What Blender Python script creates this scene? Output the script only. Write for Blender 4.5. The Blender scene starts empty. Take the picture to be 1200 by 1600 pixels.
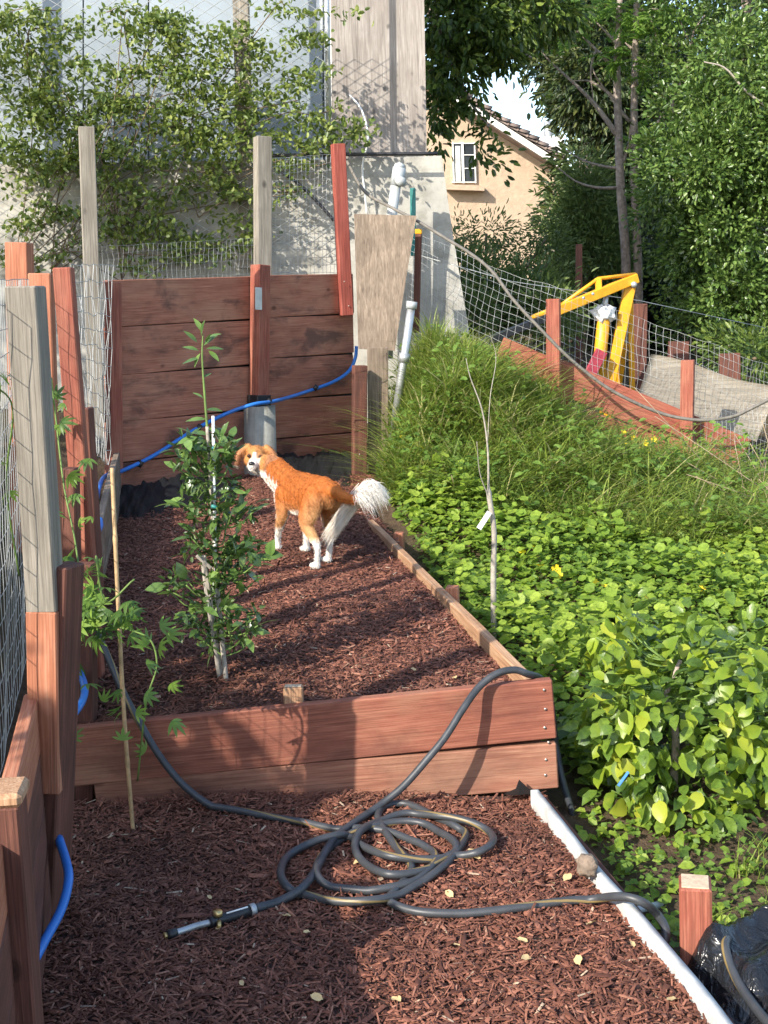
import bpy, bmesh, math, random
import numpy as np
from mathutils import Matrix, Vector

# ------------------------------------------------------------------ camera, sky, sun, exposure
scene = bpy.context.scene
col = scene.collection
F, CX, CY, CZ = 2000.0, 600.0, 800.0, 1.6            # focal length in photo pixels, eye height in metres
PITCH, ROLL = math.atan(343 / 2000.0), 0.026
_c, _s, _cp, _sp = math.cos(ROLL), math.sin(ROLL), math.cos(PITCH), math.sin(PITCH)
cam_d = bpy.data.cameras.new('camera')
cam_d.sensor_fit = 'VERTICAL'; cam_d.sensor_height = 24.0; cam_d.lens = F / 1600.0 * 24.0
cam_d.clip_start = 0.05; cam_d.clip_end = 400.0
cam = bpy.data.objects.new('camera', cam_d); col.objects.link(cam)
_R = Vector((_c, -_s * _sp, -_s * _cp)); _D = Vector((-_s, -_c * _sp, -_c * _cp)); _Fw = Vector((0, _cp, -_sp))
cam.matrix_world = Matrix(((_R.x, -_D.x, -_Fw.x, 0), (_R.y, -_D.y, -_Fw.y, 0), (_R.z, -_D.z, -_Fw.z, CZ), (0, 0, 0, 1)))
scene.camera = cam

SUN_DIR = Vector((1.054, 1.164, -1.0)).normalized()   # the way the light travels
w = bpy.data.worlds.new('World'); scene.world = w; w.use_nodes = True
nt = w.node_tree; nt.nodes.clear()
sky = nt.nodes.new('ShaderNodeTexSky'); sky.sky_type = 'NISHITA'; sky.sun_disc = False
sky.sun_elevation = math.asin(-SUN_DIR.z); sky.sun_rotation = math.atan2(-SUN_DIR.x, -SUN_DIR.y)
sky.dust_density = 1.0; sky.ozone_density = 1.0
bg = nt.nodes.new('ShaderNodeBackground'); bg.inputs[1].default_value = 0.15
wo = nt.nodes.new('ShaderNodeOutputWorld')
nt.links.new(sky.outputs[0], bg.inputs[0]); nt.links.new(bg.outputs[0], wo.inputs[0])
sl = bpy.data.lights.new('sun', 'SUN'); sl.energy = 3.3; sl.angle = math.radians(0.5); sl.color = (1.0, 0.93, 0.82)
so = bpy.data.objects.new('sun', sl); col.objects.link(so)
so.rotation_euler = SUN_DIR.to_track_quat('-Z', 'Y').to_euler(); so.location = (-6, -6, 8)
scene.view_settings.view_transform = 'Standard'; scene.view_settings.look = 'None'
scene.view_settings.exposure = 1.32; scene.view_settings.gamma = 1.0
scene.view_settings.use_curve_mapping = False
scene.render.engine = 'CYCLES'
scene.cycles.use_denoising = True
scene.cycles.max_bounces = 6; scene.cycles.transparent_max_bounces = 8
scene.cycles.diffuse_bounces = 3; scene.cycles.glossy_bounces = 2; scene.cycles.transmission_bounces = 3

# ------------------------------------------------------------------ helpers
rng = np.random.default_rng(7); random.seed(7)
V = Vector
def ray(px, py):
    a, b = (px - CX) / F, (py - CY) / F
    x = a * _c - b * _s; y = a * _s + b * _c
    return np.array([x, _cp - y * _sp, -_sp - y * _cp])
EYE = np.array([0, 0, CZ])
def at_z(px, py, z):
    r = ray(px, py); return EYE + (z - CZ) / r[2] * r
def at_y(px, py, Y):
    r = ray(px, py); return EYE + Y / r[1] * r
def at_plane(px, py, p0, n):
    r = ray(px, py); n = np.asarray(n, float)
    return EYE + np.dot(np.asarray(p0) - EYE, n) / np.dot(r, n) * r
def vplane(a, b):                                     # vertical plane through two ground points
    a = np.asarray(a, float); b = np.asarray(b, float)
    return (a[0], a[1], 0.0), (b[1] - a[1], -(b[0] - a[0]), 0.0)

WM = {}                                               # world matrix of every object built
def place(o, W, parent=None):
    WM[o] = W
    if parent is not None:
        o.parent = parent; o.matrix_basis = WM[parent].inverted() @ W
    else:
        o.matrix_basis = W
    col.objects.link(o)
    return o
def tag(o, label=None, cat=None, group=None, kind=None):
    if label: o['label'] = label
    if cat: o['category'] = cat
    if group: o['group'] = group
    if kind: o['kind'] = kind
    return o
def thing(name, loc, label, cat, group=None):
    o = bpy.data.objects.new(name, None); o.empty_display_size = 0.1
    place(o, Matrix.Translation(V(loc)))
    return tag(o, label, cat, group)
def np_mesh(name, verts, faces, smooth=False, tint=None, color=None):
    """faces: one (M,k) array or a list of such arrays."""
    verts = np.asarray(verts, np.float32).reshape(-1, 3)
    if isinstance(faces, np.ndarray): faces = [faces]
    faces = [np.asarray(f, np.int32) for f in faces if len(f)]
    me = bpy.data.meshes.new(name)
    loops = np.concatenate([f.ravel() for f in faces]); n = sum(len(f) for f in faces)
    starts = []; c = 0
    for f in faces:
        starts.append(c + np.arange(len(f)) * f.shape[1]); c += f.size
    me.vertices.add(len(verts)); me.vertices.foreach_set('co', verts.ravel())
    me.loops.add(len(loops)); me.loops.foreach_set('vertex_index', loops)
    me.polygons.add(n); me.polygons.foreach_set('loop_start', np.concatenate(starts).astype(np.int32))
    if smooth: me.polygons.foreach_set('use_smooth', np.ones(n, bool))
    if tint is not None:
        a = me.attributes.new('tint', 'FLOAT', 'POINT'); a.data.foreach_set('value', np.asarray(tint, np.float32))
    if color is not None:
        a = me.attributes.new('hue', 'FLOAT_COLOR', 'POINT')
        a.data.foreach_set('color', np.concatenate([color, np.ones((len(color), 1))], 1).astype(np.float32).ravel())
    me.update(calc_edges=True); me.validate()
    return me
def mobj(name, verts, faces, mat, parent=None, smooth=False, tint=None, color=None, origin=None):
    verts = np.asarray(verts, float).reshape(-1, 3)
    if origin is None:
        origin = np.array([verts[:, 0].mean(), verts[:, 1].mean(), verts[:, 2].min()])
    me = np_mesh(name, verts - origin, faces, smooth, tint, color)
    if mat: me.materials.append(mat)
    return place(bpy.data.objects.new(name, me), Matrix.Translation(V(origin)), parent)
def frame(p, x, y):
    """matrix at p with local x along x and local y near y"""
    x = V(x).normalized(); z = x.cross(V(y)).normalized(); y = z.cross(x)
    return Matrix(((x.x, y.x, z.x, p[0]), (x.y, y.y, z.y, p[1]), (x.z, y.z, z.z, p[2]), (0, 0, 0, 1)))
def bevel_box(name, L, w, t, bev=0.004, cut0=0.0, cut1=0.0, wob=0.0, segs=1):
    """length L along x from 0, width w (y), thickness t (z); ends may be cut at a slant (cut0, cut1: shift over the width)."""
    bm = bmesh.new()
    xs = [i / segs for i in range(segs + 1)]
    rings = []
    for k, u in enumerate(xs):
        dy = random.uniform(-wob, wob); dz = random.uniform(-wob, wob)
        r = []
        for sy, sz in ((-1, -1), (1, -1), (1, 1), (-1, 1)):
            x = L * u + (cut0 * sy * .5 if k == 0 else 0) + (cut1 * sy * .5 if k == segs else 0)
            r.append(bm.verts.new((x, sy * w / 2 + dy, sz * t / 2 + dz)))
        rings.append(r)
    for a, b in zip(rings[:-1], rings[1:]):
        for i in range(4):
            bm.faces.new((a[i], a[(i + 1) % 4], b[(i + 1) % 4], b[i]))
    bm.faces.new(rings[0][::-1]); bm.faces.new(rings[-1])
    bmesh.ops.recalc_face_normals(bm, faces=bm.faces)
    if bev:
        sharp = [e for e in bm.edges if len(e.link_faces) == 2 and e.calc_face_angle(0) > 0.5]
        bmesh.ops.bevel(bm, geom=sharp, offset=min(bev, t * .3, w * .3), segments=1, affect='EDGES')
    me = bpy.data.meshes.new(name); bm.to_mesh(me); bm.free()
    return me
def plank(name, A, B, w, t, wdir, mat, parent=None, bev=0.004, cut0=0, cut1=0, wob=0.0, segs=1):
    A = V(A); B = V(B)
    me = bevel_box(name, (B - A).length, w, t, bev, cut0, cut1, wob, segs); me.materials.append(mat)
    return place(bpy.data.objects.new(name, me), frame(A, B - A, wdir), parent)
def post(name, b, t, w, d, mat, parent=None, yaw=(1, -.1, 0), **k):
    """upright between two (px, py, Y) points, face w wide across the picture and d deep"""
    return plank(name, at_y(*b), at_y(*t), w, d, yaw, mat, parent, **k)
def slab(name, pts, thick, gdir, mat, parent=None, away=None):
    """flat polygon (world points, in order) given a thickness on the far side; local x runs along gdir (the grain)"""
    P = [V(p) for p in pts]; nrm = (P[1] - P[0]).cross(P[2] - P[0]).normalized()
    if nrm.y < 0: nrm = -nrm
    W = frame(P[0], gdir, nrm.cross(V(gdir))); Wi = W.inverted(); n = len(P)
    vs = [Wi @ p for p in P] + [Wi @ (p + nrm * thick) for p in P]
    me = bpy.data.meshes.new(name)
    me.from_pydata([v[:] for v in vs], [], [tuple(range(n)), tuple(range(2 * n - 1, n - 1, -1))] + [(i, n + i, n + (i + 1) % n, (i + 1) % n) for i in range(n)])
    bm = bmesh.new(); bm.from_mesh(me); bmesh.ops.recalc_face_normals(bm, faces=bm.faces); bm.to_mesh(me); bm.free()
    me.materials.append(mat)
    return place(bpy.data.objects.new(name, me), W, parent)
def tube_arrays(pts, r, n=6, closed_ends=True):
    P = np.asarray(pts, float); m = len(P)
    r = np.full(m, r, float) if np.isscalar(r) else np.asarray(r, float)
    T = np.gradient(P, axis=0); T /= np.linalg.norm(T, axis=1)[:, None] + 1e-9
    up = np.array([0.0, 0, 1]) if abs(T[0][2]) < .9 else np.array([1.0, 0, 0])
    N = np.zeros_like(P); nrm = np.cross(up, T[0]); nrm /= np.linalg.norm(nrm)
    for i in range(m):
        nrm = nrm - T[i] * nrm.dot(T[i]); nrm /= np.linalg.norm(nrm) + 1e-9; N[i] = nrm
    Bn = np.cross(T, N); a = np.linspace(0, 2 * np.pi, n, endpoint=False)
    ring = P[:, None] + r[:, None, None] * (np.cos(a)[None, :, None] * N[:, None] + np.sin(a)[None, :, None] * Bn[:, None])
    vs = ring.reshape(-1, 3); i = np.arange(m - 1)[:, None] * n; j = np.arange(n)[None]
    f = np.stack([i + j, i + (j + 1) % n, i + n + (j + 1) % n, i + n + j], -1).reshape(-1, 4)
    fs = [f]
    if closed_ends:
        vs = np.concatenate([vs, P[:1], P[-1:]]); k = np.arange(n)
        fs.append(np.stack([np.full(n, m * n), (k + 1) % n, k], 1))
        fs.append(np.stack([np.full(n, m * n + 1), (m - 1) * n + k, (m - 1) * n + (k + 1) % n], 1))
    return vs, fs
def join_arrays(parts):
    vs = []; tri = []; quad = []; o = 0
    for v, fs in parts:
        if isinstance(fs, np.ndarray): fs = [fs]
        for f in fs:
            (tri if f.shape[1] == 3 else quad).append(f + o)
        vs.append(v); o += len(v)
    out = []
    if quad: out.append(np.concatenate(quad))
    if tri: out.append(np.concatenate(tri))
    return np.concatenate(vs), out
def tube(name, pts, r, mat, parent=None, n=8, **k):
    v, f = tube_arrays(pts, r, n)
    return mobj(name, v, f, mat, parent, smooth=True, **k)
def tubes(name, plist, r, mat, parent=None, n=5, **k):
    v, f = join_arrays([tube_arrays(p, (r[i] if isinstance(r, list) else r), n) for i, p in enumerate(plist)])
    return mobj(name, v, f, mat, parent, smooth=True, **k)
def seg_arrays(A, B, r, n=3):
    A = np.asarray(A, float); B = np.asarray(B, float); T = B - A
    T /= np.linalg.norm(T, axis=1)[:, None] + 1e-9
    up = np.where(np.abs(T[:, 2:3]) < .9, np.array([[0, 0, 1.]]), np.array([[1., 0, 0]]))
    N = np.cross(up, T); N /= np.linalg.norm(N, axis=1)[:, None]; Bn = np.cross(T, N)
    a = np.linspace(0, 2 * np.pi, n, endpoint=False)
    off = r * (np.cos(a)[None, :, None] * N[:, None] + np.sin(a)[None, :, None] * Bn[:, None])
    vs = np.concatenate([A[:, None] + off, B[:, None] + off], 1).reshape(-1, 3)
    i = np.arange(len(A))[:, None] * 2 * n; j = np.arange(n)[None]
    f = np.stack([i + j, i + (j + 1) % n, i + n + (j + 1) % n, i + n + j], -1).reshape(-1, 4)
    return vs, [f]
def spline(ctrl, n):
    """Catmull-Rom through the control points, n points in all"""
    C = np.asarray(ctrl, float); C = np.concatenate([2 * C[:1] - C[1:2], C, 2 * C[-1:] - C[-2:-1]])
    m = len(C) - 3; t = np.linspace(0, m - 1e-6, n); i = t.astype(int); u = (t - i)[:, None]
    p0, p1, p2, p3 = C[i], C[i + 1], C[i + 2], C[i + 3]
    return .5 * (2 * p1 + (p2 - p0) * u + (2 * p0 - 5 * p1 + 4 * p2 - p3) * u ** 2 + (3 * p1 - p0 - 3 * p2 + p3) * u ** 3)
def unit(a):
    return a / (np.linalg.norm(a, axis=-1, keepdims=True) + 1e-9)

LEAF2 = (np.array([(0, 0, 0), (.45, .5, .10), (1, 0, -.10), (.45, -.5, .10)]), [np.array([(0, 3, 2), (0, 2, 1)])])
LEAF6 = (np.array([(0, 0, 0), (.26, .40, .09), (.70, .40, .04), (1, 0, -.14), (.70, -.40, .04), (.26, -.40, .09)]), [np.array([(0, 3, 2, 1), (0, 5, 4, 3)])])
LEAF8 = (np.array([(0, 0, 0), (.28, .40, .09), (.28, 0, .0), (.28, -.40, .09), (.68, .42, .05), (.68, 0, -.05), (.68, -.42, .05), (1, 0, -.20)]),
         [np.array([(2, 1, 4, 5), (3, 2, 5, 6)]), np.array([(0, 1, 2), (0, 2, 3), (5, 4, 7), (6, 5, 7)])][::1])
_a = np.linspace(0, 2 * np.pi, 8)[:-1] + .45
DISC = (np.concatenate([[(.5, 0, 0)], np.stack([.5 + .5 * np.cos(_a), .5 * np.sin(_a), .10 + .05 * np.cos(3 * _a)], 1)]),
        [np.array([(0, 1 + i, 1 + (i + 1) % 7) for i in range(7)])])
def leaf_arrays(base, d, nrm, L, W, tpl):
    """instances of a leaf template: base (N,3), direction, normal, length, width"""
    tv, tf = tpl; N = len(base)
    d = unit(d); s = unit(np.cross(nrm, d)); n = np.cross(d, s)
    L = np.broadcast_to(L, (N,)); W = np.broadcast_to(W, (N,))
    v = base[:, None] + tv[None, :, 0:1] * (d * L[:, None])[:, None] + tv[None, :, 1:2] * (s * W[:, None])[:, None] + tv[None, :, 2:3] * (n * L[:, None])[:, None]
    k = len(tv); o = (np.arange(N) * k)[:, None, None]
    return v.reshape(-1, 3), [(f[None] + o).reshape(-1, f.shape[1]) for f in tf]
def foliage(name, base, d, L, W, mat, parent=None, tpl=LEAF2, tint=None, up=0.6, **k):
    N = len(base)
    nrm = unit(rng.normal(size=(N, 3)) * (1 - up) + np.array([0, 0, up]))
    v, f = leaf_arrays(base, d, nrm, L, W, tpl)
    if tint is None: tint = rng.random(N)
    return mobj(name, v, f, mat, parent, smooth=True, tint=np.repeat(tint, len(tpl[0])), **k)
def ell_points(n, c, r, shell=0.5):
    """points in an ellipsoid, crowded towards its skin, with the outward direction"""
    u = unit(rng.normal(size=(n, 3))); q = rng.random(n) ** (1 / 3.0); q = 1 - (1 - q) * (1 - shell)
    return np.asarray(c) + u * q[:, None] * np.asarray(r), u
def clumpy(n, ells, clump=40, cr=0.25, shell=.6):
    """leaf bases and outward directions: leaves gathered in small clumps over the given ellipsoids"""
    vol = np.array([np.prod(e[1]) ** (2 / 3.0) for e in ells]); vol /= vol.sum(); B = []; D = []
    for e, f in zip(ells, vol):
        m = max(1, int(n * f / clump)); c, u = ell_points(m, e[0], e[1], shell)
        rr = cr * rng.uniform(.5, 1.4, m)
        k = rng.normal(size=(m, clump, 3)) * .5
        B.append((c[:, None] + k * rr[:, None, None]).reshape(-1, 3))
        D.append((u[:, None] * .8 + unit(k) * .9 + np.array([0, 0, -.15])).reshape(-1, 3))
    return np.concatenate(B), np.concatenate(D)
def lobes(ells, k, rlo, rhi):
    """break each ellipsoid into smaller lobes over its skin"""
    out = []
    for c, r in ells:
        P, u = ell_points(k, c, r, .85)
        for p in P:
            q = rng.uniform(rlo, rhi); out.append((p, (q, q, q * .8)))
    return out
def hnoise(x, y, s=1.0, seed=0):
    return (np.sin(x * 1.7 * s + seed) * np.cos(y * 2.1 * s + 1.3 * seed) + .5 * np.sin(x * 4.3 * s + 2 * seed + y * 1.9 * s) + .35 * np.cos(y * 6.1 * s - x * 3.3 * s + seed)) / 1.85
# ------------------------------------------------------------------ materials (all procedural)
class NB:
    def __init__(s, name):
        s.m = bpy.data.materials.new(name); s.m.use_nodes = True; s.t = s.m.node_tree; s.t.nodes.clear()
        s.out = s.n('ShaderNodeOutputMaterial'); s.b = s.n('ShaderNodeBsdfPrincipled'); s.l(s.b.outputs[0], s.out.inputs[0])
    def n(s, t, **k):
        o = s.t.nodes.new(t)
        for a, v in k.items(): setattr(o, a, v)
        return o
    def l(s, a, b): s.t.links.new(a, b)
    def coord(s, scale=(1, 1, 1), rand=True, kind='Object'):
        tc = s.n('ShaderNodeTexCoord'); mp = s.n('ShaderNodeMapping'); mp.inputs['Scale'].default_value = scale
        src = tc.outputs[kind]
        if rand:
            oi = s.n('ShaderNodeObjectInfo'); ml = s.n('ShaderNodeVectorMath', operation='SCALE'); ml.inputs[0].default_value = (13, 7, 9)
            s.l(oi.outputs['Random'], ml.inputs['Scale']); ad = s.n('ShaderNodeVectorMath', operation='ADD')
            s.l(src, ad.inputs[0]); s.l(ml.outputs[0], ad.inputs[1]); src = ad.outputs[0]
        s.l(src, mp.inputs[0]); return mp.outputs[0]
    def noise(s, vec, scale, detail=4, rough=.55, dist=0.0):
        o = s.n('ShaderNodeTexNoise'); o.inputs['Scale'].default_value = scale; o.inputs['Detail'].default_value = detail
        o.inputs['Roughness'].default_value = rough; o.inputs['Distortion'].default_value = dist
        if vec is not None: s.l(vec, o.inputs[0])
        return o.outputs[0]
    def ramp(s, fac, stops):
        o = s.n('ShaderNodeValToRGB'); e = o.color_ramp.elements
        while len(e) < len(stops): e.new(.5)
        for el, (p, c) in zip(e, stops):
            el.position = p; el.color = (c, c, c, 1) if np.isscalar(c) else (*c, 1)
        s.l(fac, o.inputs[0]); return o.outputs[0]
    def mix(s, f, a, b, mode='MIX'):
        o = s.n('ShaderNodeMix', data_type='RGBA', blend_type=mode)
        for i, v in ((0, f), (6, a), (7, b)):
            if hasattr(v, 'links'): s.l(v, o.inputs[i])
            elif i == 0: o.inputs[0].default_value = v
            else: o.inputs[i].default_value = (*v, 1)
        return o.outputs[2]
    def math(s, op, a, b=None):
        o = s.n('ShaderNodeMath', operation=op)
        for i, v in ((0, a), (1, b)):
            if v is None: continue
            if hasattr(v, 'links'): s.l(v, o.inputs[i])
            else: o.inputs[i].default_value = v
        return o.outputs[0]
    def bump(s, h, st=.3, dist=.01):
        o = s.n('ShaderNodeBump'); o.inputs['Strength'].default_value = st; o.inputs['Distance'].default_value = dist
        s.l(h, o.inputs['Height']); s.l(o.outputs[0], s.b.inputs['Normal'])
    def base(s, c, rough=.7, metal=0.0, spec=None):
        if hasattr(c, 'links'): s.l(c, s.b.inputs['Base Color'])
        else: s.b.inputs['Base Color'].default_value = (*c, 1)
        if hasattr(rough, 'links'): s.l(rough, s.b.inputs['Roughness'])
        else: s.b.inputs['Roughness'].default_value = rough
        s.b.inputs['Metallic'].default_value = metal
        if spec is not None: s.b.inputs['Specular IOR Level'].default_value = spec
        return s.m
def wood(name, dark, mid, light, stain=0.0, stain_c=(.03, .02, .018), rough=.75, grain=1.0, knots=True, fade=None):
    b = NB(name)
    v = b.coord((1.6, 48 * grain, 48 * grain)); g = b.noise(v, 3.0, 5, .62, .5)
    v2 = b.coord((.5, 6 * grain, 6 * grain)); g2 = b.noise(v2, 4.0, 3, .5, 1.5)
    c = b.ramp(b.mix(.25, g, g2), [(.34, dark), (.5, mid), (.64, light)])
    big = b.coord((1, 1, 1)); n3 = b.noise(big, 3.5, 5, .6)
    c = b.mix(b.ramp(n3, [(.40, 0.0), (.75, .55)]), c, tuple(x * .62 for x in mid))
    if fade:
        n5 = b.noise(b.coord((1, 2, 2)), 2.3, 5, .65); c = b.mix(b.ramp(n5, [(.45, 0.0), (.7, .75)]), c, fade)
    if stain:
        n4 = b.noise(b.coord((1.0, 2.2, 2.2)), 2.6, 6, .62, .4); c = b.mix(b.ramp(n4, [(.50, 0.0), (.64, stain)]), c, stain_c)
    if knots:
        vo = b.n('ShaderNodeTexVoronoi'); vo.inputs['Scale'].default_value = 3.2; b.l(b.coord((1, 1.6, .6)), vo.inputs[0])
        c = b.mix(b.ramp(b.math('ADD', vo.outputs[0], b.math('MULTIPLY', b.noise(big, 22, 3), .05)), [(.045, .9), (.065, .55), (.075, .75), (.12, 0.0)]), c, tuple(x * .35 for x in dark))
    fine = b.noise(b.coord((2.0, 150 * grain, 150 * grain)), 1.6, 3, .6); c = b.mix(b.ramp(fine, [(.52, 0.0), (.68, .55)]), c, tuple(x * .5 for x in dark))
    b.bump(b.mix(.35, g, fine), .5, .004)
    return b.base(c, rough, spec=.3)
def simple(name, c, rough=.6, metal=0.0, var=.25, scale=12, bump=0.0, spec=None, dist=.004):
    b = NB(name); n = b.noise(b.coord(), scale, 5, .6)
    cc = b.mix(b.ramp(n, [(.3, 0.0), (.7, 1.0)]), tuple(x * (1 - var) for x in c), tuple(min(1, x * (1 + var)) for x in c))
    if bump: b.bump(n, bump, dist)
    return b.base(cc, rough, metal, spec)
def leafmat(name, stops, rough=.45, trans=.35, spec=.5):
    """leaf colour by the per-leaf 'tint' value, some light passing through"""
    b = NB(name); at = b.n('ShaderNodeAttribute'); at.attribute_name = 'tint'
    k = len(stops); c = b.ramp(at.outputs['Fac'], [(i / (k - 1), s) for i, s in enumerate(stops)])
    vn = b.noise(b.coord((1, 1, 1), False), 55, 4, .65); c = b.mix(b.ramp(vn, [(.38, .45), (.55, 0.0)]), c, tuple(x * .45 for x in stops[0]))
    c = b.mix(b.ramp(vn, [(.60, 0.0), (.74, .4)]), c, (stops[-1][0] * 1.35, stops[-1][1] * 1.05, stops[-1][2]))
    b.bump(vn, .35, .006); b.base(c, rough, spec=spec)
    tr = b.n('ShaderNodeBsdfTranslucent'); hs = b.n('ShaderNodeHueSaturation'); hs.inputs['Value'].default_value = 1.5; hs.inputs['Hue'].default_value = .49
    b.l(c, hs.inputs['Color']); b.l(hs.outputs[0], tr.inputs[0])
    mx = b.n('ShaderNodeMixShader'); mx.inputs[0].default_value = trans
    b.l(b.b.outputs[0], mx.inputs[1]); b.l(tr.outputs[0], mx.inputs[2]); b.l(mx.outputs[0], b.out.inputs[0])
    return b.m
def onemat(name, stops, rough=.45, trans=.3, spec=.5, use='obj'):
    """leaf that is an object of its own: colour by the object's random value, vein relief"""
    b = NB(name); oi = b.n('ShaderNodeObjectInfo'); k = len(stops)
    c = b.ramp(oi.outputs['Random'], [(i / (k - 1), s) for i, s in enumerate(stops)])
    n = b.noise(b.coord((1, 1, 1), True), 1.7, 3); c = b.mix(b.ramp(n, [(.4, 0.0), (.7, .35)]), c, stops[-1])
    b.base(c, rough, spec=spec)
    tr = b.n('ShaderNodeBsdfTranslucent'); hs = b.n('ShaderNodeHueSaturation'); hs.inputs['Value'].default_value = 1.5; hs.inputs['Hue'].default_value = .49
    b.l(c, hs.inputs['Color']); b.l(hs.outputs[0], tr.inputs[0])
    mx = b.n('ShaderNodeMixShader'); mx.inputs[0].default_value = trans
    b.l(b.b.outputs[0], mx.inputs[1]); b.l(tr.outputs[0], mx.inputs[2]); b.l(mx.outputs[0], b.out.inputs[0])
    return b.m
def concrete(name, c, dirt, scale=1.0, lines=0.0):
    b = NB(name); v = b.coord((1, 1, 1), False); n1 = b.noise(v, 2.2 * scale, 8, .68); n2 = b.noise(v, 40 * scale, 4, .6)
    n3 = b.noise(b.coord((3.0, 3.0, .35), False), 2.0 * scale, 5, .6)
    cc = b.mix(b.ramp(n1, [(.35, 0.0), (.65, 1.0)]), tuple(x * .72 for x in c), c)
    cc = b.mix(b.ramp(n3, [(.48, 0.0), (.72, .7)]), cc, dirt)
    cc = b.mix(b.ramp(n2, [(.3, .25), (.5, 0.0)]), cc, tuple(x * .5 for x in c))
    b.bump(b.mix(.3, n1, n2), .5, .012)
    return b.base(cc, .9, spec=.2)

M = {}
M['red'] = wood('red_stained_wood', (.17, .045, .028), (.29, .082, .052), (.42, .150, .095), stain=.25, stain_c=(.10, .035, .03), fade=(.36, .16, .10))
M['redfront'] = wood('red_stained_plank', (.19, .060, .038), (.285, .098, .061), (.38, .155, .098), stain=.55, stain_c=(.12, .042, .03), fade=(.33, .175, .105))
M['brownfront'] = wood('brown_faded_plank', (.22, .082, .050), (.32, .135, .085), (.41, .205, .13), stain=.45, stain_c=(.13, .058, .04), fade=(.34, .19, .12))
M['brownred'] = wood('brown_stained_wood', (.085, .034, .025), (.14, .055, .038), (.22, .090, .060), stain=.4)
M['wall'] = wood('weathered_wall_plank', (.25, .088, .052), (.39, .145, .088), (.50, .215, .135), stain=.78, stain_c=(.085, .044, .035), fade=(.43, .21, .13))
M['tan'] = wood('tan_bare_wood', (.30, .16, .085), (.44, .25, .14), (.55, .36, .22), stain=.2, stain_c=(.16, .09, .06), knots=False)
M['orange'] = wood('orange_stained_wood', (.30, .105, .055), (.43, .165, .090), (.52, .25, .15), stain=.2, stain_c=(.16, .06, .04))
M['grey'] = wood('grey_weathered_wood', (.165, .145, .115), (.26, .23, .185), (.36, .32, .265), stain=.4, stain_c=(.12, .10, .078))
M['redpost'] = wood('bright_red_post', (.20, .046, .032), (.30, .070, .050), (.38, .12, .085), stain=.35, stain_c=(.13, .035, .03), knots=False)
M['plywood'] = wood('weathered_plywood', (.22, .19, .165), (.32, .28, .245), (.41, .37, .33), stain=.35, stain_c=(.18, .15, .13), grain=.5)
M['oldply'] = wood('old_brown_plywood', (.15, .110, .080), (.245, .185, .135), (.35, .275, .205), stain=.55, stain_c=(.10, .075, .055), grain=.6)
M['endgrain'] = simple('pale_end_grain', (.50, .38, .26), .85, var=.3, scale=60, bump=.3)
M['nail'] = simple('nail_steel', (.55, .50, .45), .4, .8)
M['galv'] = simple('galvanised_steel', (.46, .47, .47), .5, .7, var=.25, scale=9)
M['wire'] = simple('galvanised_wire', (.42, .43, .42), .5, .4, var=.2)
M['pvc'] = simple('grey_pipe', (.40, .42, .42), .5, .0, var=.15, scale=6)
M['conc'] = concrete('wall_concrete', (.47, .45, .40), (.15, .14, .11))
M['pier'] = concrete('pier_concrete', (.36, .355, .31), (.20, .19, .16), 4.0)
M['blue'] = simple('blue_pipe', (.025, .17, .55), .38, var=.12, scale=5)
M['hose'] = simple('dark_grey_hose', (.042, .046, .052), .5, var=.35, scale=25)
M['black'] = simple('black_plastic', (.018, .018, .02), .45, var=.3)
M['brass'] = simple('brass', (.65, .47, .20), .35, .8)
M['whiteb'] = simple('white_board', (.45, .45, .43), .65, var=.22, scale=14, bump=.25)
M['yellow'] = simple('yellow_paint', (.72, .34, .012), .45, var=.18, scale=14)
M['rag'] = simple('white_rag', (.75, .75, .72), .9, var=.1)
M['strap'] = simple('red_strap', (.28, .03, .05), .8, var=.35, scale=60)
M['stucco'] = simple('beige_stucco', (.42, .32, .225), .95, var=.10, scale=8, bump=.7, dist=.03)
M['whitep'] = simple('white_paint', (.78, .77, .74), .6, var=.06)
M['siding'] = simple('pale_siding', (.235, .275, .305), .6, var=.25, scale=1.6)
M['tile'] = simple('roof_tile', (.20, .15, .125), .9, var=.45, scale=3)
M['glass'] = simple('window_glass', (.03, .035, .04), .08, var=.2)
M['curtain'] = simple('curtain', (.5, .5, .48), .9)
M['bark'] = simple('grey_bark', (.31, .25, .215), .9, var=.4, scale=24, bump=.6, dist=.02)
M['twig'] = simple('twig_bark', (.15, .11, .07), .9, var=.35, scale=40)
M['pale_bark'] = simple('pale_bark', (.34, .30, .25), .85, var=.3, scale=60)
M['greenstem'] = simple('green_stem', (.14, .22, .05), .6, var=.3)
M['bamboo'] = simple('bamboo_cane', (.46, .30, .15), .55, var=.3, scale=30)
M['teal'] = simple('teal_paint', (.03, .20, .18), .5)
M['cable'] = simple('tan_cable', (.15, .135, .115), .7, var=.3, scale=30)
M['sheet'] = wood('grey_slab', (.17, .15, .115), (.25, .215, .165), (.32, .28, .215), stain=.4, stain_c=(.14, .12, .09), grain=.7, knots=False)
M['dirt'] = simple('dry_dirt', (.20, .15, .11), .95, var=.35, scale=40, bump=.8, dist=.01)
M['tagwhite'] = simple('white_tag', (.8, .8, .78), .5, var=.03)
M['tagblue'] = simple('blue_tie', (.02, .16, .50), .45)
M['strawtwig'] = simple('dry_twig', (.34, .26, .17), .9, var=.3)
b = NB('striped_hose')                                # dark hose with a twisted yellow line, marked along its 'tint'
at = b.n('ShaderNodeAttribute'); at.attribute_name = 'tint'
hn = b.noise(b.coord(), 30, 3)
M['hosestripe'] = b.base(b.mix(b.ramp(at.outputs['Fac'], [(.962, 0.0), (.985, .8)]), b.mix(hn, (.03, .033, .037), (.062, .066, .072)), (.26, .18, .06)), .45)
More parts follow.
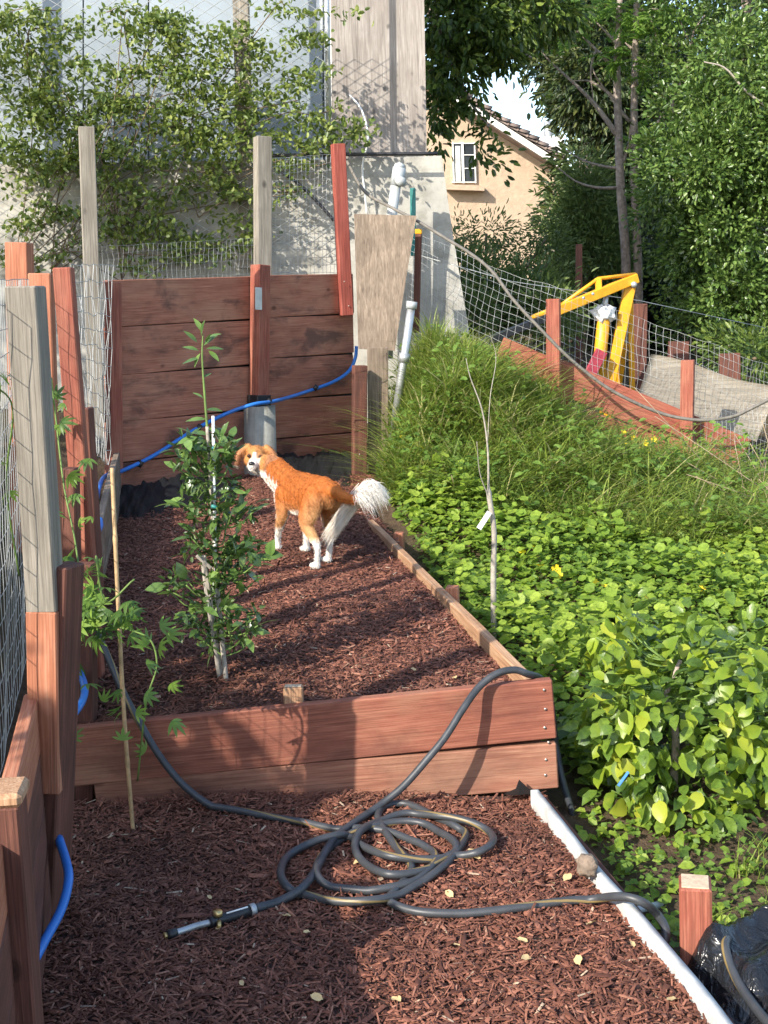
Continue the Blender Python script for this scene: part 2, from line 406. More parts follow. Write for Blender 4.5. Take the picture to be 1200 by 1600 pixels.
b = NB('landscape_fabric'); nf = b.noise(b.coord(), 5, 6, .65); wv = b.n('ShaderNodeTexWave'); wv.inputs['Scale'].default_value = 90; b.l(b.coord(), wv.inputs[0])
b.bump(b.mix(.03, nf, wv.outputs[0]), .5, .02); M['fabric'] = b.base(b.mix(nf, (.005, .0055, .006), (.016, .0175, .0185)), .55, spec=.25)
b = NB('bag_plastic'); nf = b.noise(b.coord(), 14, 4, .5, 1.2); b.bump(nf, .8, .03); M['bag'] = b.base((.012, .013, .015), .22)
b = NB('mulch_base'); v = b.coord((1, 1, 1), False); n1 = b.noise(v, 60, 6, .7, 1.0); n2 = b.noise(v, 2, 4)
b.bump(n1, 1.0, .02); M['mulchbase'] = b.base(b.mix(b.ramp(n1, [(.35, 0.0), (.65, 1.0)]), (.045, .020, .014), (.13, .056, .036)), .95)
b = NB('mulch_chip'); at = b.n('ShaderNodeAttribute'); at.attribute_name = 'tint'
n1 = b.noise(b.coord((1, 1, 1), False), 160, 3, .6)
c = b.ramp(at.outputs['Fac'], [(0.0, (.080, .030, .019)), (.42, (.22, .084, .052)), (.78, (.37, .155, .098)), (.90, (.42, .215, .14)), (.965, (.50, .32, .21)), (1.0, (.56, .42, .29))])
M['chip'] = b.base(b.mix(b.ramp(n1, [(.35, .45), (.6, 0.0)]), b.mix(b.ramp(b.noise(b.coord((1, 1, 1), False), 1.6, 5, .6), [(.42, 0.0), (.68, .5)]), c, (.055, .026, .02)), (.05, .02, .015)), .8, spec=.3)
b = NB('soil'); v = b.coord((1, 1, 1), False); n1 = b.noise(v, 18, 8, .7); n2 = b.noise(v, 1.2, 4); n3 = b.noise(v, 90, 3)
c = b.mix(b.ramp(n1, [(.3, 0.0), (.7, 1.0)]), (.045, .030, .020), (.13, .090, .060)); c = b.mix(b.ramp(n2, [(.45, 0.0), (.7, .6)]), c, (.05, .06, .02))
b.bump(b.mix(.4, n1, n3), .9, .03); M['soil'] = b.base(c, .95, spec=.15)
b = NB('coat'); at = b.n('ShaderNodeAttribute'); at.attribute_name = 'hue'
n1 = b.noise(b.coord((1, 1, 1), False), 90, 4, .7); M['coat'] = b.base(b.mix(b.ramp(n1, [(.3, .35), (.65, 0.0)]), at.outputs['Color'], (.16, .06, .02)), .7, spec=.25)
b = NB('hair'); at = b.n('ShaderNodeAttribute'); at.attribute_name = 'hue'; M['hair'] = b.base(at.outputs['Color'], .55, spec=.3)
M['nose'] = simple('dog_nose', (.014, .012, .012), .3); M['eye'] = simple('dog_eye', (.035, .015, .006), .06, var=.1)
# leaves
M['L_vine'] = leafmat('vine_leaf', [(.07, .115, .024), (.125, .185, .036), (.20, .26, .056), (.32, .37, .095)], .4, .35)
M['L_hedge'] = leafmat('hedge_leaf', [(.05, .10, .022), (.09, .165, .034), (.14, .23, .05), (.21, .30, .075)], .32, .25, .6)
M['L_dark'] = leafmat('evergreen_leaf', [(.022, .042, .014), (.040, .068, .019), (.068, .098, .025), (.12, .135, .033)], .5, .25)
M['L_deep'] = leafmat('deep_shade_leaf', [(.014, .026, .009), (.022, .038, .013), (.034, .055, .018)], .5, .15)  # shade from other trees painted in as a darker leaf colour
M['L_over'] = leafmat('overhang_leaf', [(.04, .075, .018), (.075, .13, .026), (.14, .21, .04), (.25, .32, .06)], .38, .4)
M['L_pinn'] = leafmat('pinnate_leaf', [(.10, .20, .03), (.16, .28, .045), (.24, .38, .07)], .5, .5)
M['L_shrub'] = leafmat('shrub_leaf', [(.075, .12, .034), (.12, .175, .045), (.18, .24, .065)], .5, .35)
M['L_grass'] = leafmat('grass_blade', [(.11, .175, .03), (.20, .29, .046), (.29, .38, .065), (.40, .43, .12), (.55, .48, .24)], .5, .4, .3)
M['L_cover'] = leafmat('ground_leaf', [(.13, .22, .032), (.21, .33, .045), (.30, .42, .055), (.40, .50, .075)], .5, .45, .35)
M['L_clover'] = leafmat('small_ground_leaf', [(.08, .155, .03), (.14, .24, .042), (.21, .32, .06)], .5, .4, .3)
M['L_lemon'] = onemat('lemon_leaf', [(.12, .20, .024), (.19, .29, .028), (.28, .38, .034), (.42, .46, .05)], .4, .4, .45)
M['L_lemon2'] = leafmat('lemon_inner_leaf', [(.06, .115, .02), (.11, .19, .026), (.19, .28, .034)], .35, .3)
M['L_citrus'] = onemat('citrus_leaf', [(.04, .080, .022), (.065, .125, .03), (.11, .19, .042), (.20, .31, .07)], .3, .25, .6)
M['L_citrus2'] = leafmat('citrus_inner_leaf', [(.04, .08, .022), (.065, .12, .028), (.12, .19, .04)], .35, .25)
M['L_passion'] = onemat('vine_palmate_leaf', [(.05, .11, .025), (.08, .16, .032), (.14, .25, .045), (.22, .34, .06)], .45, .4, .4)
M['petal'] = simple('yellow_petal', (.75, .55, .02), .6, var=.1)
M['fallen'] = simple('fallen_leaf', (.58, .42, .20), .7, var=.3, scale=30)
# ------------------------------------------------------------------ ground
CT = np.array([
    (.75, 2.2, -.22), (1.6, 2.4, -.26), (.7, 3.2, -.20), (1.5, 3.6, -.16), (.65, 4.2, -.10), (1.5, 4.6, -.04), (2.6, 3.6, -.1), (4, 3, -.2),
    (.55, 5.0, .02), (1.3, 5.4, .06), (2.2, 5.4, .05), (.25, 6.2, .16), (.9, 6.3, .20), (1.6, 6.4, .16), (2.4, 6.2, .12),
    (.02, 7.2, .32), (.45, 7.1, .42), (1.0, 7.2, .34), (1.7, 7.2, .24), (2.4, 7.2, .16), (.06, 8.2, .42), (.35, 8.0, .85), (.35, 8.7, 1.22),
    (.62, 8.6, 1.08), (.9, 8.8, .84), (1.2, 8.75, .54), (1.65, 8.6, .38), (2.07, 8.45, .27), (2.7, 8.25, .14), (4, 8, .2),
    (1.2, 10, .45), (2.5, 10, .3), (4, 10, .4), (1.5, 12, .7), (3, 13, .6), (6, 12, .4), (2, 18, .9), (6, 18, .8), (10, 25, 1.2), (0, 25, 1.4), (3, 30, 1.6),
    (-.2, 2.5, -.3), (-.3, 3.8, -.25), (-.3, 4.5, .12), (-.5, 6.5, .18), (-.7, 7.6, .24), (-.25, 9.1, .2), (-.15, 8.4, .2), (-1.0, 8.2, .15), (-1.5, 7.4, .1), (-1.2, 5.6, .1), (-1.0, 4.4, .0), (-1.02, 3.6, -.25), (-.84, 2.9, -.25), (-.72, 2.2, -.25), (-1.08, 2.9, .22), (-.98, 2.3, .22), (-.4, 9.6, .6), (-1.4, 9.5, .7), (-3, 9.6, .8), (-6, 10, .9),
    (-1.25, 2.2, .28), (-1.4, 3.2, .32), (-1.5, 4.2, .40), (-1.75, 5.6, .50), (-2.0, 7.4, .62), (-2.4, 3, .45), (-3, 6, .7), (-6, 4, .8), (-6, 0, .5), (0, -6, -.3), (6, -4, -.4), (-12, 12, 1.2), (14, 10, .2), (0, 60, 2), (20, 60, 2), (-25, 40, 2), (25, -10, -.5), (-25, -10, .8)])
_K = -np.linalg.norm(CT[:, None, :2] - CT[None, :, :2], axis=2)
_wt = np.linalg.solve(np.block([[_K, np.ones((len(CT), 1))], [np.ones((1, len(CT))), np.zeros((1, 1))]]), np.concatenate([CT[:, 2], [0]]))
def H(x, y):
    x = np.asarray(x, float); y = np.asarray(y, float); sh = x.shape; x = x.ravel(); y = y.ravel(); out = np.empty(len(x))
    for i in range(0, len(x), 20000):
        q = slice(i, i + 20000)
        out[q] = -np.hypot(x[q, None] - CT[None, :, 0], y[q, None] - CT[None, :, 1]) @ _wt[:-1] + _wt[-1]
    return (out + (.018 + .05 * np.clip((y - 6.3) / .8, 0, 1) * (x > .2)) * hnoise(x, y, 2.2, 3)).reshape(sh)
gx = np.concatenate([np.linspace(-60, -7, 12), np.linspace(-6.5, 6.5, 120), np.linspace(7, 70, 14)])
gy = np.concatenate([np.linspace(-30, .5, 8), np.linspace(1, 14, 120), np.linspace(15, 120, 26)])
X, Y = np.meshgrid(gx, gy); Z = H(X, Y); nx, ny = len(gx), len(gy)
ii = (np.arange(ny - 1)[:, None] * nx + np.arange(nx - 1)[None]).ravel()
quads = np.stack([ii, ii + 1, ii + nx + 1, ii + nx], 1)
ground = mobj('ground', np.stack([X, Y, Z], -1).reshape(-1, 3), quads, M['soil'], smooth=True, origin=np.zeros(3)); tag(ground, kind='structure')
ground['label'] = 'dark garden soil sloping up to the right behind the beds'

# ------------------------------------------------------------------ the two mulch beds
LOW_POLY = np.array([(-.64, 1.2), (-.78, 2.5), (-.91, 3.1), (-1.10, 3.86), (.50, 3.90), (.475, 3.8), (.70, 2.55), (.93, 1.2)])
UP_POLY = np.array([(-1.02, 3.96), (-1.60, 7.62), (-.22, 9.25), (-.04, 8.2), (-.07, 7.16), (.435, 4.1), (.45, 3.98)])
def zlow(x, y): return .0 + .016 * hnoise(x, y, 2.5, 1) + .022 * np.clip((y - 3.45) / .4, 0, 1) * np.clip((.25 - x) / .2, -.6, 1)
def zup(x, y): return .30 + .030 * (y - 4) + .016 * hnoise(x, y, 2.0, 5) - .03 * np.clip((x + .12 + .174 * (y - 7.16)) / .12 + .5, 0, 1) - .045 * np.exp(-((y - 3.98) / .25) ** 2) * np.clip((.35 - x) / 1.3, 0, 1)
def in_poly(p, poly):
    x, y = p[:, 0], p[:, 1]; c = np.zeros(len(p), bool); n = len(poly)
    for i in range(n):
        (x1, y1), (x2, y2) = poly[i], poly[i - 1]
        c ^= ((y1 > y) != (y2 > y)) & (x < (x2 - x1) * (y - y1) / (y2 - y1 + 1e-12) + x1)
    return c
def bed_sheet(name, poly, zf, label, step=.06):
    lo, hi = poly.min(0), poly.max(0)
    n = int((hi[1] - lo[1]) / step); ys = np.linspace(lo[1] + 1e-4, hi[1] - 1e-4, n); m = 30; vs = []
    for y in ys:
        xs = []
        for i in range(len(poly)):
            (x1, y1), (x2, y2) = poly[i], poly[i - 1]
            if (y1 > y) != (y2 > y): xs.append((x2 - x1) * (y - y1) / (y2 - y1) + x1)
        a, b_ = min(xs), max(xs); x = np.linspace(a, b_, m); vs.append(np.stack([x, np.full(m, y), zf(x, np.full(m, y))], 1))
    vs = np.concatenate(vs); i = (np.arange(n - 1)[:, None] * m + np.arange(m - 1)[None]).ravel()
    o = mobj(name, vs, np.stack([i, i + 1, i + m + 1, i + m], 1), M['mulchbase'], smooth=True, origin=np.zeros(3))
    return tag(o, label, kind='structure')
bed_sheet('mulch_bed', LOW_POLY, zlow, 'lower bed of red brown bark mulch')
bed_sheet('mulch_bed', UP_POLY, zup, 'upper raised bed of red brown bark mulch')
def chips(n, poly, zf, lab, big=1.0):
    lo, hi = poly.min(0), poly.max(0); p = []
    q = rng.uniform(lo, hi, (n * 3, 2)); q = q[in_poly(q, poly)][:n]; N = len(q)
    L = rng.gamma(2.0, .0100, N) * big + .007; W = rng.uniform(.002, .0075, N) * big * (1 + (rng.random(N) < .06) * 1.2); T = W * rng.uniform(.25, .6, N)
    a = rng.uniform(0, 2 * np.pi, N); tl = rng.normal(0, .28, N)
    d = np.stack([np.cos(a) * np.cos(tl), np.sin(a) * np.cos(tl), np.sin(tl)], 1)
    nr = unit(rng.normal(size=(N, 3)) * .35 + np.array([0, 0, 1])); s = unit(np.cross(nr, d)); nn = np.cross(d, s)
    c = np.stack([q[:, 0], q[:, 1], zf(q[:, 0], q[:, 1]) + rng.uniform(0, .014, N)], 1)
    tp = np.array([(-.5, -.5, 0), (-.5, .5, 0), (.5, .35, 0), (.5, -.35, 0), (-.42, 0, 1), (.44, .05, 1)])
    v = c[:, None] + tp[None, :, 0:1] * (d * L[:, None])[:, None] + tp[None, :, 1:2] * (s * W[:, None])[:, None] + tp[None, :, 2:3] * (nn * T[:, None])[:, None]
    o = (np.arange(N) * 6)[:, None, None]
    fq = np.array([(0, 3, 5, 4), (1, 4, 5, 2)]); ft = np.array([(0, 4, 1), (3, 2, 5)])
    t = np.clip(rng.beta(1.7, 2.0, N) * .94 + (rng.random(N) < .02) * .5, 0, 1)
    ob = mobj('mulch', v.reshape(-1, 3), [(fq[None] + o).reshape(-1, 4), (ft[None] + o).reshape(-1, 3)], M['chip'], tint=np.repeat(t, 6), origin=np.zeros(3))
    return tag(ob, lab, 'mulch', kind='stuff')
chips(60000, LOW_POLY, zlow, 'loose red brown bark chips covering the lower bed')
chips(80000, UP_POLY, zup, 'loose red brown bark chips covering the upper bed', .95)

# ------------------------------------------------------------------ planks round the upper bed
UPZ = V((0, 0, 1))
bedf = thing('raised_bed_frame', (.0, 3.95, 0), 'low frame of red stained planks holding the upper mulch bed', 'bed frame')
fl, fr = at_y(108, 1139, 3.90), at_y(864, 1062, 3.93)
fl2, fr2 = at_y(108, 1230, 3.90), at_y(869, 1154, 3.93)
dn = V((0, 0, -1))
def edge_plank(name, tl, tr, bl, br, t, mat, parent, **k):
    """plank given by the top and bottom corners of its front face"""
    tl, tr, bl, br = V(tl), V(tr), V(bl), V(br)
    A, B = (tl + bl) / 2, (tr + br) / 2; w = ((tl - bl).length + (tr - br).length) / 2
    nrm = (B - A).cross(tl - bl).normalized()
    if nrm.y < 0: nrm = -nrm
    return plank(name, A + nrm * t / 2, B + nrm * t / 2, w, t, tl - bl, mat, parent, **k)
p1 = edge_plank('plank', fl, fr, fl2, fr2, .038, M['redfront'], bedf, segs=6, wob=.0008)
p1['label'] = 'upper red plank'
p2 = edge_plank('plank', at_y(150, 1228, 3.905), fr2 + np.array([.004, .002, -.003]), at_y(150, 1285, 3.905), at_y(872, 1238, 3.935), .038, M['brownfront'], bedf, segs=6, wob=.0008)
def nail(parent, p, n=(0, -1, 0), r=.0045):
    v, f = tube_arrays(np.array([np.array(p) + np.array(n) * .002, np.array(p) - np.array(n) * .004]), r, 6)
    return mobj('nail', v, f, M['nail'], parent)
for px, py in ((850, 1078), (852, 1108), (851, 1137)): nail(p1, at_y(px, py, 3.926))
for px, py in ((857, 1160), (853, 1187), (852, 1211)): nail(p2, at_y(px, py, 3.931))
# side boards along the right of the bed (tops seen from above)
e0, e1 = at_z(573, 812, .425), at_z(806, 1046, .342)
side = V(e1) - V(e0); sd = side.normalized(); mid_ = V(e0) + side * .66
out_ = V((-sd.y, sd.x, 0)).normalized(); out_ = out_ if out_.x > 0 else -out_
for a_, b_, t in ((V(e0), V(e0) + side * .42, .034), (V(e0) + side * .423, V(e1) + sd * .14, .038)):
    plank('plank', a_ + out_ * .02 - UPZ * .09, b_ + out_ * .02 - UPZ * .09, .18, t, UPZ, M['tan'], bedf, segs=5, wob=.0015)
    plank('plank', a_ + out_ * .022 - UPZ * .275, b_ + out_ * .022 - UPZ * .275, .18, t, UPZ, M['red'], bedf)
for px, py in ((623, 832), (707, 916)):
    p = V(at_z(px, py, .39)); plank('stake', p - UPZ * .55, p, .052, .052, (1, -.2, 0), M['orange'], bedf)
p = V(at_z(458, 1072, .36)); sk = plank('stake', p - UPZ * .4, p, .062, .04, (1, 0, 0), M['tan'], bedf)
mobj('end_grain', np.array(p) + np.array([(-.026, -.015, .0015), (.026, -.015, .0015), (.026, .015, .0015), (-.026, .015, .0015)]), np.array([(0, 1, 2, 3)]), M['endgrain'], sk)

# white edging board beside the lower bed, torn fabric at its end, lump of earth
wa, wb = at_z(838, 1236, .045), at_z(1145, 1612, .05); wd = unit(wb - wa)
wpts = spline([at_z(835, 1234, .05), at_z(880, 1290, .045), at_z(930, 1355, .042), at_z(985, 1415, .045), at_z(1040, 1480, .045), at_z(1095, 1545, .05), at_z(1150, 1618, .05)], 60)
n = len(wpts); sdir = np.array([-wd[1], wd[0], 0]); hw = .012 * (1 + .10 * np.sin(np.arange(n) * .9) + .04 * rng.normal(size=n))[:, None]
prof = np.concatenate([wpts - sdir * hw, wpts + sdir * .012, wpts + sdir * .012 + [0, 0, -.10], wpts - sdir * hw + [0, 0, -.10]])
i = np.arange(n - 1); fq = np.concatenate([np.stack([i + a * n, i + 1 + a * n, i + 1 + ((a + 1) % 4) * n, i + ((a + 1) % 4) * n], 1) for a in range(4)])
tag(mobj('edging_board', prof, [fq[:, ::-1], np.array([(0, n, 2 * n, 3 * n), (4 * n - 1, 3 * n - 1, 2 * n - 1, n - 1)])], M['whiteb']), 'scuffed white edging board along the lower mulch bed', 'edging')
edge2 = plank('edging_board', V(wa) + V(sdir) * .028 - UPZ * .125, V(wb) + V(sdir) * .028 - UPZ * .125, .2, .022, UPZ, M['brownred'])
tag(edge2, 'dark red edging plank set against the outside of the white board', 'edging')
def lump(name, c, r, mat, n=3, amp=.25, parent=None, seed=0):
    bm = bmesh.new(); bmesh.ops.create_icosphere(bm, subdivisions=n, radius=1.0)
    P = np.array([v.co[:] for v in bm.verts]); k = 1 + amp * hnoise(P[:, 0] * 2 + P[:, 2] * 1.3, P[:, 1] * 2 - P[:, 2], 1.3, seed + 1)
    P = P * k[:, None] * np.asarray(r) + np.asarray(c); fs = np.array([[v.index for v in f.verts] for f in bm.faces]); bm.free()
    return mobj(name, P, fs, mat, parent, smooth=True)
tag(lump('dirt_clod', at_z(917, 1352, .06), (.028, .035, .03), M['dirt'], 3, .35), 'lump of dried mud on the white edging board', 'mud')
fa = at_y(820, 1222, 3.90)
tri = np.array([at_y(786, 1241, 3.86), at_y(806, 1232, 3.89), at_y(811, 1218, 3.90), at_y(826, 1232, 3.89), at_y(842, 1238, 3.87), at_y(815, 1242, 3.84), at_y(800, 1243, 3.83)])
tag(mobj('landscape_fabric', np.concatenate([tri, tri + [0, .012, -.05]]), np.array([(0, 1, 6), (1, 2, 5), (1, 5, 6), (2, 3, 5), (3, 4, 5), (7, 13, 8), (8, 12, 9), (8, 13, 12), (9, 12, 10), (10, 12, 11)]), M['fabric']), 'torn black fabric scrap under the corner of the red planks', 'fabric')

# right-hand post with weathered top
pt, pb = at_y(1086, 1378, 2.95), at_y(1092, 1640, 2.95)
rp = thing('wooden_post', (pb[0], pb[1], H(pb[0], pb[1])), 'short reddish square post with pale weathered top beside the white edging', 'post')
plank('shaft', V(pb) - UPZ * .12, V(pt), .078, .085, (1, -.22, 0), M['red'], rp, bev=.005)
cap = plank('end_grain', V(pt) - UPZ * .001, V(pt) + UPZ * .003, .066, .072, (1, -.22, 0), M['endgrain'], rp, bev=.001)

# ------------------------------------------------------------------ back plank wall
WL, WR = np.array([-1.535, 7.66]), np.array([-.205, 9.22])
WP = vplane(WL, WR); wdirv = V((WR[0] - WL[0], WR[1] - WL[1], 0)).normalized(); wn = V((wdirv.y, -wdirv.x, 0))     # wn looks at the camera
def onwall(px, py, off=0.0):
    p0 = np.array(WP[0]) + np.array(wn) * off; return at_plane(px, py, p0, np.array(wn))
bw = thing('timber_wall', (-.9, 8.4, .4), 'weathered red brown plank wall closing the back of the bed', 'wall')
LS = [(437, 511.4), (513, 586.4), (588, 659.4), (661, 724.4), (726, 800)]
LE = [(432, 497.4), (499, 569.4), (571, 639.4), (641, 699.4), (701, 768)]
for k in range(5):
    x1 = 400
    edge_plank('plank', onwall(170, LS[k][0] + .3, .0), onwall(x1, LE[k][0], .0), onwall(170, LS[k][1], .0), onwall(x1, LE[k][1], .0), .038, M['wall'], bw, segs=4, wob=.0015)
RS = [(431, 496.4), (498, 560.4), (562, 625.4), (627, 687.4), (689, 752)]
RE = [(427, 489.4), (491, 551.4), (553, 615.4), (617, 675.4), (677, 735)]
for k in range(5):
    edge_plank('plank', onwall(401, RS[k][0], .004), onwall(553, RE[k][0], .004), onwall(401, RS[k][1], .004), onwall(553, RE[k][1], .004), .038, M['wall'], bw, segs=3, wob=.0015)
slab('backing_felt', [onwall(172, 442, -.045), onwall(551, 432, -.045), onwall(551, 735, -.045), onwall(172, 800, -.045)], .01, (1, 1, 0), M['fabric'], bw)  # black sheet added behind the planks so no light leaks through the seams
def wpost(name, px, top, bot, w, d, mat, parent, off=.05, lean=0.0, **k):
    a, b_ = onwall(px + lean, bot, off), onwall(px, top, off)
    return plank(name, a, b_, w, d, wdirv, mat, parent, **k)
lp = wpost('post', 176, 441, 800, .085, .06, M['red'], bw, .045, 4)
cp = wpost('post', 407, 414, 625, .10, .09, M['red'], bw, .06, -2)
a, b_ = onwall(404, 449, .108), onwall(404, 484, .108)
plank('metal_strap', b_, a, .06, .004, wdirv, M['galv'], cp, bev=.001)
a, b_ = onwall(405, 636, .062), onwall(405, 617, .062)
plank('metal_shoe', a, b_, .125, .10, wdirv, M['black'], cp)
pa, pb_ = onwall(412, 830, .075), onwall(409, 634, .075)
pr = []
for q, (c_, r_) in enumerate(((pa, .105), (pb_, .092))):
    for s_ in ((-1, -.45), (-.55, -1), (.55, -1), (1, -.45), (1, 1), (-1, 1)):
        pr.append(np.array(c_) + np.array(wdirv) * s_[0] * r_ - np.array(wn) * s_[1] * r_ * .8)
pr = np.array(pr); k6 = np.arange(6)
pier = mobj('concrete_pier', pr, [np.stack([k6, (k6 + 1) % 6, 6 + (k6 + 1) % 6, 6 + k6], 1), np.array([[6, 7, 8, 9, 10, 11]])], M['pier'], bw)
# posts that stand at the wall but are things of their own
gp = thing('fence_post', at_y(150, 760, 7.35), 'tall grey weathered post at the left end of the plank wall', 'post')
post('shaft', (152, 700, 7.45), (135, 199, 7.45), .088, .088, M['grey'], gp, yaw=(1, .25, 0))
gp = thing('fence_post', onwall(410, 700, -.07), 'grey weathered post rising behind the middle of the plank wall', 'post')
plank('shaft', onwall(411, 600, -.07), onwall(410, 214, -.07), .10, .088, (1, .5, 0), M['grey'], gp)
gp = thing('fence_post', onwall(538, 495, .05), 'leaning bright red post nailed to the right end of the plank wall', 'post')
s_ = plank('shaft', onwall(541, 493, .04), onwall(528, 225, .04), .088, .07, (1, .35, 0), M['redpost'], gp)
for px, py in ((545, 478), (538, 440)): nail(s_, onwall(px, py, .083), wn)
gp = thing('fence_post', at_y(562, 745, 8.2), 'short red stained post beside the grass at the right of the wall', 'post')
s_ = post('shaft', (561, 755, 8.35), (562, 571, 8.35), .09, .06, M['brownred'], gp, yaw=(1, .3, 0)); nail(s_, at_y(562, 710, 8.31))
bd = post('board', (592, 765, 8.45), (590, 543, 8.45), .135, .03, M['oldply'], None, yaw=(1, .1, 0)); tag(bd, 'upright brown weathered board between red post and grass', 'board')
ps = slab('plywood_sheet', [at_y(553, 334, 8.95), at_y(651, 337, 8.95), at_y(632, 450, 8.9), at_y(617, 548, 8.86), at_y(560, 545, 8.86)], .014, (0, -.03, 1), M['oldply'])
tag(ps, 'brown weathered plywood offcut leaning against the concrete wall', 'plywood')
# ------------------------------------------------------------------ concrete wall, shed, chain link
YC = 9.75                                              # front face of the concrete wall
cw = slab('concrete_wall', [at_y(-420, 262, YC), at_y(520, 249, YC), at_y(690, 243, YC), at_y(708, 370, YC), at_y(742, 570, YC), at_y(760, 690, YC), at_y(-420, 720, YC)], .35, (1, 0, 0), M['conc'])
tag(cw, 'stained grey concrete retaining wall with a sloping right end', 'wall')
YS = 10.25
shed = thing('shed', at_y(300, 250, YS), 'pale shed wall behind the chain link with a plywood sheet at its corner', 'shed')
px_ = [-400, -60, 130, 232, 375, 505]
for a_, b_ in zip(px_[:-1], px_[1:]):
    slab('siding_panel', [at_y(a_ + 1.2, -260, YS), at_y(b_ - 1.2, -260, YS), at_y(b_ - 1.2, 262, YS), at_y(a_ + 1.2, 262, YS)], .03, (0, 0, 1), M['siding'], shed)
slab('wall', [at_y(-400, -260, YS + .05), at_y(515, -260, YS + .05), at_y(515, 270, YS + .05), at_y(-400, 270, YS + .05)], 2.5, (0, 0, 1), M['siding'], shed)
slab('corner_trim', [at_y(503, -260, YS - .03), at_y(516, -260, YS - .03), at_y(519, 252, YS - .03), at_y(508, 252, YS - .03)], .02, (0, 0, 1), M['whitep'], shed)
slab('plywood_sheet', [at_y(513, -260, YS - .06), at_y(658, -260, YS - .06), at_y(667, 238, YS - .06), at_y(520, 238, YS - .06)], .018, (0, 0, 1), M['plywood'], shed)
slab('end_wall', [at_y(519, -260, YS - .03), at_y(655, -260, YS - .03), at_y(662, 250, YS - .03), at_y(521, 250, YS - .03)], 2.5, (0, 0, 1), M['plywood'], shed)
plank('bottom_rail', at_y(300, 262, YS - .02), at_y(505, 252, YS - .02), .05, .03, UPZ, M['whitep'], shed)
plank('downpipe', at_y(500, 60, YS - .05), at_y(498, -200, YS - .05), .05, .05, (1, 0, 0), M['galv'], shed)

YF = 9.62
clf = thing('chain_link_fence', at_y(375, 250, YF), 'chain link fence with weathered posts above the concrete wall', 'fence')
xa, xb = at_y(-330, 100, YF)[0], at_y(520, 100, YF)[0]
ztop, zbot = 3.85, at_y(300, 400, YF)[2]
pitch = .066; cols_ = int((xb - xa) / pitch); rows_ = int((ztop - zbot) / (pitch * .62))
A = []; B = []
for c_ in range(cols_):
    x0 = xa + c_ * pitch; k = np.arange(rows_)
    xo = x0 + np.where((k + c_) % 2 == 0, -.5, .5) * pitch; xo2 = x0 + np.where((k + 1 + c_) % 2 == 0, -.5, .5) * pitch
    z0 = ztop - k * pitch * .62; yw = YF + .02 * hnoise(xo, z0, .8, 2)
    keep = (zbot + .12 * np.sin(x0 * 3) < z0)
    A.append(np.stack([xo, yw, z0], 1)[keep]); B.append(np.stack([xo2, YF + .02 * hnoise(xo2, z0 - pitch * .62, .8, 2), z0 - pitch * .62], 1)[keep])
v, f = seg_arrays(np.concatenate(A), np.concatenate(B), .0026, 3)
mobj('wire_netting', v, f, M['wire'], clf)
for (x0, y0, x1, y1) in ((388, 420, 372, -160), (-60, 420, -75, -160), (515, 420, 508, -160)):
    post('post', (x0, y0, YF + .05), (x1, y1, YF + .05), .115 if x0 > 0 else .1, .05, M['grey'] if x0 < 500 else M['galv'], clf) if x0 != 515 else tube('post', [at_y(x0, 260, YF + .05), at_y(x1, y1, YF + .05)], .02, M['galv'], clf)
# black pipe on top of the wall, thin white flex
tag(tube('black_conduit', spline([at_y(425, 243, YF - .03), at_y(560, 241, YF - .03), at_y(684, 240, YF - .03)], 12), .013, M['black']), 'black conduit lying along the top of the concrete wall', 'conduit')
tag(tube('white_flex', spline([at_y(546, 148, 10.15), at_y(565, 172, 9.9), at_y(575, 215, 9.66), at_y(566, 260, 9.66), at_y(570, 300, 9.66), at_y(573, 336, 9.66)], 24), .007, M['whitep']), 'thin white flex hanging down over the concrete wall', 'cable')
tag(tube('garden_pipe', spline([at_y(430, 262, 9.45), at_y(470, 290, 9.45), at_y(500, 320, 9.45), at_y(522, 345, 9.45)], 20), .012, M['black']), 'black pipe sagging behind the netting over the plank wall', 'pipe')
# grey standpipe with tee, and the pole below
sp = thing('vent_pipe', at_y(608, 640, 9.3), 'grey standpipe with a side tee and cap rising behind the brown plywood', 'pipe')
tube('pipe', [at_y(606, 560, 9.35), at_y(611, 345, 9.35), at_y(620, 278, 9.35)], .038, M['pvc'], sp, n=14)
tube('tee', [at_y(620, 290, 9.35), at_y(624, 262, 9.35)], .048, M['pvc'], sp, n=14)
tube('branch', [at_y(621, 281, 9.33), at_y(628, 284, 9.22)], .033, M['pvc'], sp, n=14)
tube('cap', [at_y(624, 262, 9.35), at_y(624.5, 257, 9.35), at_y(625, 254, 9.35)], [.042, .036, .012], M['pvc'], sp, n=14)
gpole = thing('steel_pole', at_y(616, 690, 8.2), 'galvanised pole leaning out of the grass beside the plywood', 'pole')
tube('shaft', [at_y(612, 690, 8.3), at_y(629, 575, 8.3), at_y(643, 478, 8.3)], .026, M['galv'], gpole, n=12)
tube('collar', [at_y(630.5, 566, 8.3), at_y(632.5, 552, 8.3)], .036, M['galv'], gpole, n=12)
tube('cap', [at_y(642.6, 482, 8.3), at_y(644, 471, 8.3)], [.036, .034], M['pvc'], gpole, n=12)
tp = post('steel_stake', (646, 400, 9.55), (645, 294, 9.55), .04, .03, M['teal']); tag(tp, 'teal painted steel stake behind the brown plywood', 'stake')
dp = thing('fence_post', at_y(652, 500, 9.0), 'dark brown post with a yellow top beside the brown plywood', 'post')
post('shaft', (650, 520, 9.15), (654, 366, 9.15), .045, .05, M['brownred'], dp)
post('painted_top', (654, 366, 9.15), (654, 358, 9.15), .048, .053, M['yellow'], dp)

